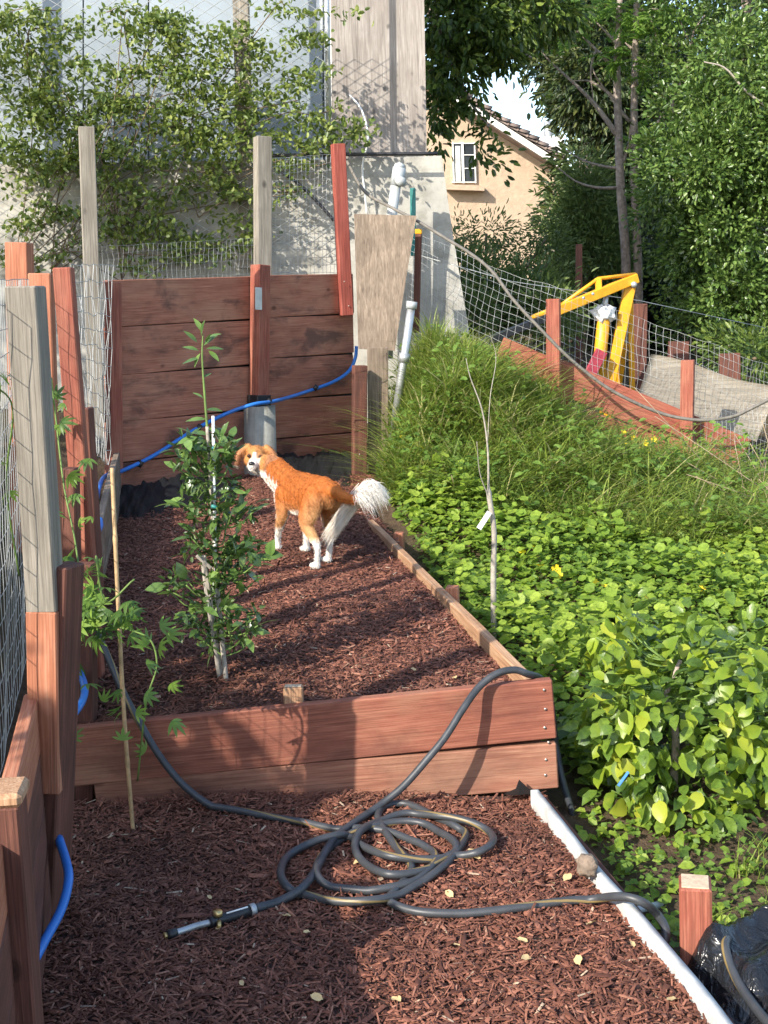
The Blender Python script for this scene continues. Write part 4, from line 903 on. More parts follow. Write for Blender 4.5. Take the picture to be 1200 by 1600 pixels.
paths = [spline([at_y(112, 1120, 3.75), at_y(120, 1000, 3.7), at_y(140, 950, 3.6), at_y(170, 975, 3.55), at_y(205, 985, 3.5), at_y(235, 1000, 3.5), at_y(245, 1040, 3.5), at_y(230, 1090, 3.5), at_y(222, 1150, 3.55), at_y(215, 1220, 3.6)], 50),
         spline([at_y(118, 1020, 3.7), at_y(125, 930, 3.7), at_y(118, 850, 3.9), at_y(100, 760, 4.0), at_y(88, 660, 4.1), at_y(80, 590, 4.1)], 40),
         spline([at_y(140, 960, 3.6), at_y(155, 900, 3.55), at_y(150, 870, 3.5), at_y(165, 940, 3.5), at_y(210, 905, 3.5)], 30),
         spline([at_y(-10, 600, 3.5), at_y(20, 640, 3.6), at_y(10, 760, 3.7), at_y(30, 900, 3.8)], 30)]
tubes('stem', paths, .003, M['greenstem'], pv, n=4)
spots = [(paths[0], 46, .045), (paths[1], 34, .04), (paths[2], 10, .035), (paths[3], 10, .035)]
for P, n, sp_ in spots:
    for k in range(n):
        u = rng.random() ** (1.0 if n != 46 else 1.5); p = P[int(u * (len(P) - 1))] + rng.normal(0, sp_, 3) * [1, 1, .8]
        add_leaf(pm, p, unit(rng.normal(size=3) + [.4, -.3, -.2]), unit(rng.normal(size=3) * .5 + [0, -.5, .8]), rng.uniform(.035, .062), pv)
for k in range(26):
    p = at_y(rng.uniform(118, 215), rng.uniform(930, 1000), 3.55 + rng.normal() * .06)
    add_leaf(pm, p, unit(rng.normal(size=3) + [.3, -.4, .1]), unit(rng.normal(size=3) * .4 + [0, -.4, .9]), rng.uniform(.04, .062), pv)

# lemon tree, lower right
lb = np.array([.96, 4.15, float(H(.96, 4.15))])
lt = thing('lemon_tree', lb, 'young lemon tree with big yellow green leaves right of the red planks', 'tree')
tr = spline([lb - [0, 0, .05], lb + [.01, .0, .2], lb + [-.02, .02, .32], lb + [.03, .03, .45]], 20)
tube('trunk', tr, np.linspace(.016, .007, 20), M['bark'], lt)
E_ = [(at_y(1050, 1130, 4.15), (.30, .28, .26)), (at_y(978, 1120, 4.15), (.13, .2, .19)), (at_y(1150, 1080, 4.15), (.22, .25, .22)), (at_y(1065, 1245, 4.0), (.17, .2, .15)), (at_y(1090, 1010, 4.35), (.26, .2, .10)), (at_y(985, 1225, 4.1), (.12, .18, .12)), (at_y(960, 990, 4.3), (.12, .15, .10)), (at_y(1180, 1180, 4.1), (.14, .2, .16))]
ow = leaf_mesh('lemon_leaf', M['L_lemon'], OV, wave=.03, droop=.28, fold=.3)
wts = np.array([np.prod(e[1]) ** .66 for e in E_]); wts /= wts.sum(); tips = []; cnt = 0
while cnt < 299:
    e = E_[rng.choice(len(E_), p=wts)]; u = unit(rng.normal(size=3)); u[1] -= .35; u = unit(u); p = np.array(e[0]) + u * np.array(e[1]) * rng.uniform(.75, 1.08)
    if any((((p - q[0]) / np.array(q[1])) ** 2).sum() < .55 for q in E_): continue
    if p[2] < H(p[0], p[1]) + .03: continue
    d = unit(u * .7 + np.array([0, -.1, -.45]) + rng.normal(size=3) * .45); L = rng.uniform(.046, .086)
    add_leaf(ow, p - d * L * .3, d, unit(u + np.array([0, -.2, .7]) + rng.normal(size=3) * .25), L, lt, wid=1.15); cnt += 1
    if cnt % 4 == 0: tips.append(p - d * L * .3)
stems_to(lt, np.concatenate([tr, tr + [.06, .05, .0], tr + [-.05, 0, .0]]), np.array(tips), M['greenstem'], .0035)
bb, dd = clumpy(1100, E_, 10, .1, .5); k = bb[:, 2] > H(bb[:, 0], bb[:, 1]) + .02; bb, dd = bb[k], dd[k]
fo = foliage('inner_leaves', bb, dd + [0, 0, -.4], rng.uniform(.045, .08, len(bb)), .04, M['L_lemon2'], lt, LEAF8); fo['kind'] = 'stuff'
tg = plank('plant_tag', at_y(966, 1228, 3.84), at_y(982, 1206, 3.86), .009, .003, (1, 0, .4), M['tagblue']); tag(tg, 'bright blue ribbon hanging inside the lemon tree', 'ribbon')

# bare whip sapling with a white label
sb_ = at_y(771, 962, 5.35); sb_[2] = float(H(sb_[0], sb_[1]))
yb = sb_[1]
ws = thing('bare_sapling', sb_, 'bare pale sapling with a white label among the ground cover', 'sapling')
tube('trunk', spline([sb_ - [0, 0, .05], at_y(771, 900, yb), at_y(772, 830, yb), at_y(764, 770, yb), at_y(762, 700, yb), at_y(753, 640, yb), at_y(735, 590, yb), at_y(728, 560, yb)], 50), np.concatenate([np.full(10, .0125), np.full(12, .0115), np.linspace(.0048, .0012, 28)]), M['pale_bark'], ws)
tube('branch', spline([at_y(762, 690, yb), at_y(766, 620, yb), at_y(775, 560, yb + .1), at_y(765, 520, yb + .1)], 20), np.linspace(.002, .0008, 20), M['pale_bark'], ws)
tube('branch', spline([at_y(765, 780, yb), at_y(750, 740, yb - .05), at_y(745, 690, yb - .1)], 14), np.linspace(.003, .0012, 14), M['pale_bark'], ws)
plank('label', at_y(748, 826, yb - .03), at_y(765, 800, yb - .03), .022, .002, (1, 0, .6), M['tagwhite'], ws, bev=0)

# ------------------------------------------------------------------ grass and ground cover on the right
def region(n, poly):
    poly = np.asarray(poly, float); q = rng.uniform(poly.min(0), poly.max(0), (int(n * 2.6) + 50, 2)); return q[in_poly(q, poly)][:n]
def blades(q, Lr, mat, name, lab, Wd=.006, lean=.5, dirx=0.0):
    K = 9; q = np.repeat(q, K, 0); N = len(q); q = q + rng.normal(0, .018, q.shape); L = rng.uniform(*Lr, N) * (.75 + .5 * (.5 + .5 * hnoise(q[:, 0], q[:, 1], 3, 2))); a = rng.uniform(0, 2 * np.pi, N)
    d = np.stack([np.cos(a), np.sin(a), np.zeros(N)], 1) * (lean * rng.uniform(.1, 1.9, N))[:, None]; d[:, 0] += dirx; d[:, 1] -= .2
    s = np.stack([-np.sin(a), np.cos(a), np.zeros(N)], 1)
    b_ = np.stack([q[:, 0], q[:, 1], H(q[:, 0], q[:, 1]) - .01], 1); vs = []
    for u, wf in ((0, 1), (.4, .85), (.75, .5), (1, .05)):
        c = b_ + d * (L * u ** 1.8)[:, None] + np.array([0, 0, 1.0]) * (L * (u - .28 * u * u * lean * 1.5))[:, None]
        for sg in (1, -1): vs.append(c + s * sg * Wd * wf * .5)
    v = np.stack(vs, 1); o = (np.arange(N) * 8)[:, None, None]; f = np.array([(0, 1, 3, 2), (2, 3, 5, 4), (4, 5, 7, 6)])
    t = np.clip(rng.beta(2, 3, N) + (rng.random(N) < .08) * .45 + np.repeat(rng.normal(0, .12, N // K), K) + .20 * hnoise(q[:, 0], q[:, 1], 2.2, 9), 0, 1)
    return tag(mobj(name, v.reshape(-1, 3), (f[None] + o).reshape(-1, 4), mat, smooth=True, tint=np.repeat(t, 8), origin=np.zeros(3)), lab, 'grass', kind='stuff')
SLOPE = [(.02, 7.35), (.06, 8.6), (.3, 9.1), (.75, 9.1), (1.2, 8.7), (2.1, 8.4), (3.2, 8.2), (3.2, 6.9), (2.2, 6.35), (1.5, 6.5), (.9, 6.75), (.45, 7.0)]
blades(region(2700, SLOPE), (.12, .36), M['L_grass'], 'grass', 'long tangled green grass covering the slope below the fence', .010, .95)
blades(region(620, SLOPE), (.28, .55), M['L_grass'], 'arching_grass', 'tall arching wild grass clumps standing above the slope grass', .011, .85)
blades(region(420, [(-1.15, 2.0), (-1.3, 3.4), (-1.7, 5.5), (-2.1, 7.5), (-2.8, 7.5), (-2.6, 2.0)]), (.05, .16), M['L_grass'], 'bank_grass', 'sparse dry grass on the bank behind the left fence', .006, .8)
blades(region(330, [(.05, 8.1), (.1, 9.0), (.75, 9.1), (.8, 8.4), (.4, 7.9)]), (.2, .42), M['L_grass'], 'tall_grass', 'tall grass tuft growing up against the concrete wall end', .008, .45)
blades(region(300, [(.75, 2.2), (.8, 3.4), (1.3, 4.0), (2.6, 4.0), (2.2, 2.2)]), (.05, .14), M['L_grass'], 'short_grass', 'short weedy grass beside the lower post', .005, .6)
blades(region(560, [(.9, 6.2), (3.0, 5.9), (3.2, 7.0), (1.0, 6.9)]), (.08, .2), M['L_grass'], 'meadow_grass', 'soft grass fringe between slope and broad ground cover', .007, .8)
def cover(q, Lr, hr, mat, name, lab, tpl=DISC, seed=1, wid=1.0):
    q = q[hnoise(q[:, 0], q[:, 1], 3.1, seed + 2) > rng.uniform(-1.1, -.1, len(q))]; N = len(q); hh = rng.uniform(*hr, N) * (.45 + .75 * np.clip(.5 + .9 * hnoise(q[:, 0], q[:, 1], 2.5, seed), 0, 1.2))
    b_ = np.stack([q[:, 0], q[:, 1], H(q[:, 0], q[:, 1]) + hh], 1); L = rng.uniform(*Lr, N)
    a = rng.uniform(0, 2 * np.pi, N); d = np.stack([np.cos(a), np.sin(a), rng.normal(0, .25, N)], 1)
    nr = unit(rng.normal(size=(N, 3)) * .35 + np.array([-.2, -.3, 1.0])); v, f = leaf_arrays(b_ - unit(d) * L[:, None] * .5, d, nr, L, L * wid, tpl)
    t = np.clip(rng.beta(2.5, 2.5, N) * .75 + hh / hr[1] * .25 + .22 * hnoise(q[:, 0], q[:, 1], 1.1, seed + 5), 0, 1)
    return tag(mobj(name, v, f, mat, smooth=True, tint=np.repeat(t, len(tpl[0])), origin=np.zeros(3)), lab, 'ground cover', kind='stuff')
G1 = [(.66, 4.05), (.42, 5.2), (.02, 7.4), (.5, 7.15), (.95, 6.9), (1.6, 6.7), (2.6, 6.5), (2.6, 4.9), (1.5, 4.5), (1.0, 4.5)]
cover(region(10500, G1), (.016, .060), (.02, .25), M['L_cover'], 'ground_cover', 'bright green round leaved ground cover beside the raised bed')
cover(region(14000, G1), (.014, .04), (.02, .17), M['L_clover'], 'low_herbs', 'small leafy herbs filling in between the round leaves', LEAF6, 4, .55)
cover(region(6500, SLOPE), (.02, .065), (.06, .38), M['L_clover'], 'slope_weeds', 'broad leafy weeds growing through the long slope grass', LEAF8, 11, .55)
cover(region(1500, [(.1, 6.9), (-.05, 8.0), (.3, 8.3), (.6, 7.4), (.5, 6.9)]), (.03, .05), (.05, .28), M['L_clover'], 'weeds', 'leafy weeds at the foot of the grass by the bed edge', LEAF8, 6, .6)
cover(region(4200, [(.62, 3.0), (.66, 4.1), (1.0, 4.5), (2.3, 4.5), (2.3, 2.3), (1.1, 2.3), (.95, 3.2)]), (.014, .032), (.01, .09), M['L_clover'], 'clover', 'small clover like weeds around the lower post', LEAF2, 8, .8)
cover(region(160, [(.6, 3.2), (.6, 4.0), (1.1, 4.2), (1.1, 3.3)]), (.03, .06), (.01, .05), M['L_cover'], 'seedlings', 'scattered seedlings in the shade under the lemon tree', LEAF8, 3, .7)
# yellow flowers
def flower_mesh():
    vs = []; fs = []
    for k in range(5):
        a = k * 2 * math.pi / 5
        for u, hw in ((.05, .1), (.55, .42), (1, .3)):
            for s in (1, -1):
                x, y = u, hw * s; vs.append((x * math.cos(a) - y * math.sin(a), x * math.sin(a) + y * math.cos(a), .25 * u))
        o = 6 * k; fs += [(o, o + 2, o + 3, o + 1), (o + 2, o + 4, o + 5, o + 3)]
    me = np_mesh('petals', np.array(vs), np.array(fs)); me.materials.append(M['petal']); return me
fm = flower_mesh()
FL = [(968, 686, 8.2), (980, 692, 8.2), (990, 684, 8.2), (1000, 700, 8.1), (1008, 692, 8.1), (996, 712, 8.1), (1022, 688, 8.1), (986, 703, 8.2), (975, 676, 8.2), (1012, 704, 8.1), (912, 665, 8.3), (962, 699, 8.2),
      (628, 682, 7.9), (662, 700, 7.6), (640, 770, 7.3), (603, 725, 8.0), (836, 856, 6.3), (845, 885, 6.0), (868, 890, 6.0), (815, 862, 6.2), (930, 910, 5.8), (945, 915, 5.8), (1013, 935, 5.5), (1130, 870, 6.2), (1143, 942, 5.6), (1096, 920, 5.8), (832, 868, 6.2), (872, 898, 5.9)]
for px, py, Y in FL:
    p = at_y(px, py, Y); hz = float(H(p[0], p[1]))
    fo = thing('yellow_flower', (p[0], p[1], hz), 'small yellow flower on a thin stalk in the greenery', 'flower', 'yellow flowers on the slope')
    s_ = rng.uniform(.017, .026); d = V(rng.normal(size=3) * .4 + [-.3, -.6, .6])
    if p[2] > hz: tube('stalk', [np.array([p[0], p[1], hz]), p], .0015, M['greenstem'], fo, n=3)
    add_leaf(fm, p, V((1, 0, 0)) - d * .2, d, s_, fo, 'petals')
# dry twigs at the far right
pl = []
for k in range(110):
    x, y = rng.uniform(2.15, 2.75), rng.uniform(6.9, 7.9); z = float(H(x, y)); d = rng.normal(size=3) * [.25, .2, .1]
    pl.append(spline([(x, y, z), np.array([x, y, z + .15]) + d * .5, np.array([x, y, z + rng.uniform(.2, .42)]) + d * 1.5], 5))
db = tubes('dry_brush', pl, .0025, M['strawtwig'], n=3); tag(db, 'tangle of dry grey twigs at the right foot of the fence', 'brush', kind='stuff')

# fallen leaves on the mulch
fl_me = leaf_mesh('fallen_leaf', M['fallen'], OV, wave=.05, droop=-.1, fold=.4)
FLV = [(708, 1058, 1), (738, 1052, 1), (552, 1350, 0), (752, 1342, 0), (822, 1380, 0), (860, 1378, 0), (880, 1376, 0), (720, 1478, 0), (612, 1558, 0), (708, 1402, 0), (340, 1448, 0), (440, 1430, 0), (826, 1472, 0), (905, 1508, 0), (505, 1562, 0), (660, 1345, 0), (745, 1330, 0), (930, 1440, 0), (650, 1048, 1), (330, 1405, 0), (485, 1455, 0), (380, 1540, 0), (830, 1495, 0), (990, 1480, 0), (1060, 1560, 0)]
for px, py, up_ in FLV:
    z = .02
    for _ in range(4):
        p = at_z(px, py, z); z = float(zup(p[0], p[1]) if up_ else zlow(p[0], p[1])) + .016
    a = rng.uniform(0, 6.28); o = add_leaf(fl_me, p, (math.cos(a), math.sin(a), .1), (rng.normal() * .3, rng.normal() * .3, 1), rng.uniform(.02, .04), None, 'fallen_leaf')
    tag(o, 'dry pale leaf lying on the ' + ('upper' if up_ else 'lower') + ' bark mulch', 'leaf', 'dry leaves on the ' + ('upper' if up_ else 'lower') + ' mulch')
# ------------------------------------------------------------------ climbing plant on the chain link
def ellpx(px, py, rx, ry, Y, ry_d): 
    k = Y / F * 1.02; return (at_y(px, py, Y), (rx * k, ry_d, ry * k))
vine = thing('climbing_vine', at_y(220, 420, 9.5), 'sprawling small leaved climber over the chain link fence', 'vine')
VE = [(40, 60, 70, 40), (30, 130, 60, 45), (90, 165, 80, 30), (40, 210, 60, 50), (130, 210, 70, 35), (190, 120, 50, 25), (240, 60, 60, 35), (270, 100, 55, 30), (250, 160, 60, 30), (210, 180, 60, 25), (320, 120, 50, 30), (300, 180, 60, 30), (340, 215, 60, 30), (270, 235, 60, 35), (380, 170, 40, 30), (430, 130, 40, 25), (430, 195, 50, 30), (360, 140, 40, 25), (480, 180, 35, 22), (520, 190, 45, 22), (495, 215, 45, 16), (555, 210, 28, 12), (160, 250, 70, 40), (90, 250, 60, 30), (30, 250, 50, 30), (60, 300, 40, 25), (180, 310, 30, 40), (240, 300, 40, 40), (250, 360, 36, 40), (320, 300, 50, 22), (370, 320, 45, 20), (380, 350, 40, 12), (200, 340, 30, 25), (290, 400, 50, 20), (230, 415, 40, 15), (20, 30, 40, 30), (430, 20, 60, 10), (550, 22, 25, 4), (120, 100, 40, 20), (60, 350, 40, 20), (340, 270, 40, 20), (270, 40, 40, 20), (480, 235, 22, 14), (10, 400, 30, 20), (200, 30, 60, 20), (330, 60, 70, 25), (100, 40, 50, 20), (450, 60, 50, 18), (480, 120, 40, 20), (150, 160, 60, 20), (380, 90, 40, 20), (400, 250, 60, 14), (450, 300, 30, 12), (150, 370, 60, 18), (340, 380, 60, 16), (100, 330, 50, 16), (60, 410, 60, 14), (420, 370, 30, 10), (470, 260, 40, 10)]
B_, D_ = [], []
for px, py, rx, ry in VE:
    n = int(rx * ry * .17) + 12; a = rng.uniform(0, 2 * np.pi, n); r = np.sqrt(rng.random(n))
    m = max(2, n // 22); ca = rng.uniform(0, 2 * np.pi, m); cr = np.sqrt(rng.random(m)) * 1.05; cx, cy = px + np.cos(ca) * cr * rx, py + np.sin(ca) * cr * ry
    w_ = rng.integers(0, m, n); ex = rng.normal(0, 14, n); ey = rng.normal(0, 6, n)
    B_.append(np.array([at_y(cx[w_[i]] + ex[i], cy[w_[i]] + ey[i], 9.5 + rng.normal() * .09) for i in range(n)])); D_.append(rng.normal(size=(n, 3)) + [0, -.4, -.2])
B_ = np.concatenate(B_); D_ = np.concatenate(D_)
foliage('leaves', B_, D_, rng.uniform(.03, .06, len(B_)), rng.uniform(.022, .036, len(B_)), M['L_vine'], vine, LEAF6, up=.45)['kind'] = 'stuff'
pl = []
roots = [at_y(210, 440, 9.5), at_y(80, 430, 9.5), at_y(190, 440, 9.55), at_y(20, 430, 9.5)]
for k in range(34):
    e = VE[rng.integers(len(VE))]; t = at_y(e[0] + rng.normal() * 10, e[1], 9.5); r0 = roots[rng.integers(4)]
    if e[0] > 300 and rng.random() < .5: r0 = at_y(e[0] - 140, e[1] + 40, 9.5)
    m_ = (r0 + t) / 2 + [rng.normal() * .15, rng.normal() * .05, .1]; pl.append(spline([r0, m_, t, t + [.2 * rng.normal() + .1, 0, .05]], 12))
tubes('stems', pl, .004, M['twig'], vine, n=4)
# bigger pale leaves near the grey post
for px, py in ((108, 240), (160, 246), (88, 300), (105, 308), (115, 370), (165, 250), (100, 325)): pass

# ------------------------------------------------------------------ trees behind
def branchy(root, ctrl_list, r0s, mat, parent, name='trunk'):
    return tubes(name, [spline(c, 24) for c in ctrl_list], [np.linspace(a, b_, 24) for a, b_ in r0s], mat, parent, n=8)
def gz(p): return np.array([p[0], p[1], float(H(p[0], p[1]))])
# overhanging tree behind the shed corner
ot = thing('overhanging_tree', gz(at_y(640, 300, 13.5)), 'broad leaved tree hanging over the shed corner and house roof', 'tree')
tk = at_y(615, 300, 13.5); branchy(None, [[gz(tk), tk + [0, 0, 1], tk + [.4, 0, 2.4], tk + [1.4, -.2, 3.6]], [tk + [.3, 0, 2.1], tk + [.9, 0, 2.4], tk + [1.6, 0, 1.9]], [tk + [.3, 0, 2.0], at_y(700, 60, 13.5), at_y(770, 60, 13.4), at_y(830, 90, 13.3)], [at_y(690, 60, 13.5), at_y(730, 150, 13.4), at_y(765, 200, 13.3)]], [(.16, .06), (.06, .02), (.05, .012), (.03, .008)], M['bark'], ot)
OE = [ellpx(690, 30, 40, 60, 13.5, .7), ellpx(690, 120, 24, 50, 13.4, .5), ellpx(740, 40, 50, 50, 13.5, .7), ellpx(790, 30, 50, 50, 13.5, .7), ellpx(720, 110, 34, 30, 13.4, .5), ellpx(770, 80, 35, 20, 13.4, .5), ellpx(680, 185, 12, 24, 13.3, .3), ellpx(850, 20, 50, 40, 13.6, .6), ellpx(760, -60, 140, 60, 13.5, 1.0), ellpx(700, 180, 18, 20, 13.3, .2), ellpx(738, 150, 12, 22, 13.3, .2), ellpx(765, 205, 12, 28, 13.3, .1), ellpx(800, 105, 14, 10, 13.3, .2), ellpx(745, 235, 7, 22, 13.3, .08), ellpx(768, 262, 10, 20, 13.3, .08), ellpx(685, 235, 8, 16, 13.3, .1), ellpx(838, 150, 7, 10, 13.3, .1)]
bb, dd = clumpy(7600, OE, 16, .13, .25); foliage('crown', bb, dd + [0, 0, -.5], rng.uniform(.07, .12, len(bb)), rng.uniform(.035, .055, len(bb)), M['L_over'], ot, LEAF6, up=.4)
# dark evergreen behind the twin trunks
et = thing('evergreen_tree', gz(at_y(930, 450, 20)), 'tall dark evergreen beside the house', 'tree')
b0 = gz(at_y(930, 450, 20)); branchy(None, [[b0, b0 + [0, 0, 3], b0 + [.2, 0, 7], b0 + [.3, 0, 10]]], [(.3, .08)], M['bark'], et)
EE = [ellpx(920, 50, 60, 80, 20, 1.4), ellpx(915, 130, 40, 50, 19.6, 1.0), ellpx(990, 60, 90, 120, 20.5, 1.4), ellpx(985, 200, 75, 100, 20, 1.3), ellpx(975, 340, 70, 110, 20, 1.2), ellpx(1040, 330, 90, 150, 20.5, 1.3), ellpx(930, -80, 130, 90, 20, 1.6), ellpx(1080, 150, 80, 160, 21, 1.2)]
bb, dd = clumpy(56000, lobes(EE, 12, .35, .75), 40, .22, .6); foliage('crown', bb, dd + [0, 0, -.3], rng.uniform(.09, .15, len(bb)), rng.uniform(.035, .06, len(bb)), M['L_dark'], et, LEAF6, up=.4)
# twin trunk tree
tt = thing('twin_trunk_tree', gz(at_y(985, 440, 15)), 'slender tree with two bare trunks and feathery bright leaves', 'tree')
q = lambda x, y, Y=15: at_y(800 + x / 3, y / 3, Y)
g1, g2 = gz(q(540, 1300)), gz(q(592, 1320))
branchy(None, [[g1, q(535, 1240), q(510, 900), q(500, 620), q(492, 330), q(500, 150), q(512, -150)], [g2, q(592, 1300), q(575, 900), q(572, 600), q(575, 330), q(585, 0), q(590, -200)]], [(.060, .032), (.055, .028)], M['bark'], tt)
BR = [[q(498, 640), q(440, 560), q(380, 480), q(290, 390), q(190, 300), q(130, 230)], [q(570, 740), q(650, 640), q(720, 520), q(800, 380), q(840, 250), q(850, 150), q(930, 40)], [q(820, 360), q(845, 250), q(780, 80)], [q(500, 880), q(400, 880), q(300, 850), q(220, 790)], [q(510, 790), q(430, 780), q(330, 750), q(250, 700)], [q(490, 340), q(420, 260), q(340, 180), q(260, 100), q(170, 20)], [q(495, 210), q(440, 150), q(390, 100)], [q(550, 570), q(480, 480), q(400, 370), q(370, 300)], [q(575, 340), q(640, 290), q(680, 200), q(640, 60)], [q(575, 240), q(530, 200)], [q(595, 45), q(700, 45), q(780, 60)], [q(520, 760), q(545, 680), q(560, 560)], [q(490, 470), q(430, 420), q(360, 380), q(280, 380)], [q(480, 330), q(400, 240), q(370, 330), q(380, 470)]]
tubes('branches', [spline(c, 14) for c in BR], [np.linspace(.038 if i in (0, 1) else .022, .006, 14) for i in range(len(BR))], M['bark'], tt, n=5)
bb = []; dd = []
for cx, cy, n in ((500, 250, 16), (620, 100, 10), (660, 340, 14), (560, 110, 8), (460, 230, 8), (760, 60, 6), (420, 60, 10), (300, 120, 9), (230, 40, 12), (150, 130, 9), (860, 170, 5), (540, 60, 10), (700, 90, 10), (620, 600, 4), (560, 650, 4), (690, 220, 5), (90, 60, 14), (340, 30, 14), (180, 210, 8)):
    for _ in range(n):
        c0 = q(cx + rng.normal() * 40, cy + rng.normal() * 32, 15 + rng.normal() * .25); ax = unit(rng.normal(size=3) * [1, .7, .35] + [0, -.2, -.25]); sd_ = unit(np.cross(ax, [0, 0, 1.0])); Lr_ = rng.uniform(.18, .32)
        for t_ in np.linspace(.1, 1, 9):
            for sg in (1, -1): bb.append(c0 + ax * t_ * Lr_); dd.append(sd_ * sg + ax * .5 + [0, 0, -.25])
bb, dd = np.array(bb), np.array(dd); foliage('leaflets', bb, dd, rng.uniform(.06, .10, len(bb)), rng.uniform(.018, .028, len(bb)), M['L_pinn'], tt, LEAF6, up=.7)
# big hedge-like bush on the right
bh = thing('broadleaf_bush', gz(at_y(1130, 500, 14)), 'huge glossy green broadleaf bush filling the right side', 'bush')
b0 = gz(at_y(1130, 560, 14.5)); branchy(None, [[b0, b0 + [0, 0, 1.4], b0 + [.2, 0, 3], b0 + [.2, .3, 5]], [b0 + [0, 0, .6], b0 + [-.5, 0, 1.8], b0 + [-.6, .1, 3]], [b0 + [0, 0, .8], b0 + [.7, 0, 2], b0 + [1.2, 0, 3.4]]], [(.14, .04), (.08, .02), (.08, .02)], M['bark'], bh)
HE = [ellpx(1150, 60, 90, 110, 14.2, 1.0), ellpx(1140, 200, 110, 90, 14, 1.1), ellpx(1105, 220, 50, 60, 13.8, .7), ellpx(1078, 280, 40, 35, 13.6, .6), ellpx(1130, 320, 90, 80, 13.8, .9), ellpx(1170, 400, 70, 90, 13.6, .9), ellpx(1115, 375, 32, 42, 13.7, .6), ellpx(1190, 250, 70, 120, 13.8, 1.0), ellpx(1160, -60, 110, 80, 14.4, 1.1), ellpx(1195, 500, 60, 70, 13.4, .7), ellpx(1140, 120, 45, 60, 14, .7), ellpx(1270, 250, 90, 260, 14, 1.2), ellpx(1150, 470, 40, 40, 13.5, .5)]
bb, dd = clumpy(66000, lobes(HE, 14, .20, .46), 36, .13, .7); foliage('crown', bb, dd, rng.uniform(.042, .078, len(bb)), rng.uniform(.027, .044, len(bb)), M['L_hedge'], bh, LEAF6, up=.45)
tag(tube('dead_branch', spline([q(900, 290, 13), q(1000, 320, 13), q(1100, 430, 13), q(1210, 510, 13)], 14), np.linspace(.006, .015, 14), M['pale_bark']), 'pale dead branch poking out of the broadleaf bush', 'branch')
# shrubs under the house and dark undergrowth behind the fence
def shrub(name, label, ells, n, mat, L, Wd, cl=24, cr=.2, root=None, up=.4, sh=.3):
    c0 = gz(np.mean([e[0] for e in ells], axis=0)) if root is None else root
    o = thing(name, c0, label, 'shrub')
    tips = [np.asarray(e[0]) for e in ells]; tubes('stem', [spline([c0 - [0, 0, .05], (c0 + t) / 2 + rng.normal(0, .08, 3), t], 10) for t in tips], .015, M['twig'], o, n=4)
    bb, dd = clumpy(n, ells, cl, cr, sh); k = bb[:, 2] > H(bb[:, 0], bb[:, 1]) - .05; bb, dd = bb[k], dd[k]
    foliage('crown', bb, dd, rng.uniform(*L, len(bb)), rng.uniform(*Wd, len(bb)), mat, o, LEAF6, up=up); return o
shrub('feathery_shrub', 'thin feathery shrub before the beige house wall', [ellpx(760, 365, 40, 25, 15, .5), ellpx(715, 380, 25, 30, 15, .4), ellpx(810, 395, 50, 25, 15, .6), ellpx(860, 400, 45, 40, 15, .5), ellpx(740, 420, 50, 30, 14.6, .5), ellpx(855, 370, 30, 28, 15, .4)], 2600, M['L_shrub'], (.045, .085), (.015, .025), 12, .2)
shrub('leafy_shrub', 'dense leafy shrub at the right corner of the house', [ellpx(915, 310, 28, 30, 16, .6), ellpx(918, 350, 38, 40, 16, .6), ellpx(890, 345, 22, 22, 16, .5), ellpx(925, 400, 55, 50, 16, .8), ellpx(915, 265, 22, 22, 16, .4)], 8000, M['L_shrub'], (.06, .11), (.025, .04), 20, .25)
shrub('undergrowth_shrub', 'low green shrub behind the wire fence near the concrete wall', [ellpx(760, 460, 50, 40, 12, .5), ellpx(820, 470, 50, 35, 12, .5), ellpx(740, 500, 40, 35, 11, .4), ellpx(860, 490, 40, 30, 11.5, .4), ellpx(720, 440, 25, 40, 11.5, .3)], 5500, M['L_shrub'], (.05, .1), (.02, .035), 16, .18)
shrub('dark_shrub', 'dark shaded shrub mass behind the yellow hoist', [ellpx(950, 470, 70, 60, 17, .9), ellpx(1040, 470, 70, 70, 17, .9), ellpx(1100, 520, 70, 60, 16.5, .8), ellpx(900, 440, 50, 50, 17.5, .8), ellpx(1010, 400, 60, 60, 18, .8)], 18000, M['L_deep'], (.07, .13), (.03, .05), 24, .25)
shrub('sunlit_shrub', 'small light leaved shrub glimpsed below the broadleaf bush', [ellpx(1045, 450, 16, 30, 14.6, .3), ellpx(1110, 440, 22, 24, 14.6, .3), ellpx(1060, 520, 30, 22, 14.2, .3), ellpx(1180, 560, 40, 40, 11.5, .4), ellpx(1140, 540, 40, 25, 12.5, .4)], 1900, M['L_over'], (.05, .09), (.02, .04), 14, .16)
# tree line far behind, closing the view
fb = thing('distant_trees', (6, 45, 1.5), 'row of distant trees behind the house and bushes', 'trees'); 
FE = [((x, 46 + rng.normal(), 4 + rng.normal() * .6), (3.2, 2.5, 4.2)) for x in np.arange(9, 40, 4.0)]
bb, dd = clumpy(9000, FE, 30, .9, .6); foliage('crown', bb, dd, .45, .3, M['L_dark'], fb)
tubes('trunk', [np.array([(e[0][0], e[0][1], 1.0), (e[0][0], e[0][1], 5)]) for e in FE], .25, M['bark'], fb)
fb['kind'] = 'stuff'
# builder for unseen shrubs added on the left to shade the beds
def shade(name, label, ells, n, L=(.06, .11)):
    return shrub(name, label, ells, n, M['L_hedge'], L, (.04, .07), 24, .2, up=.3, sh=.25)
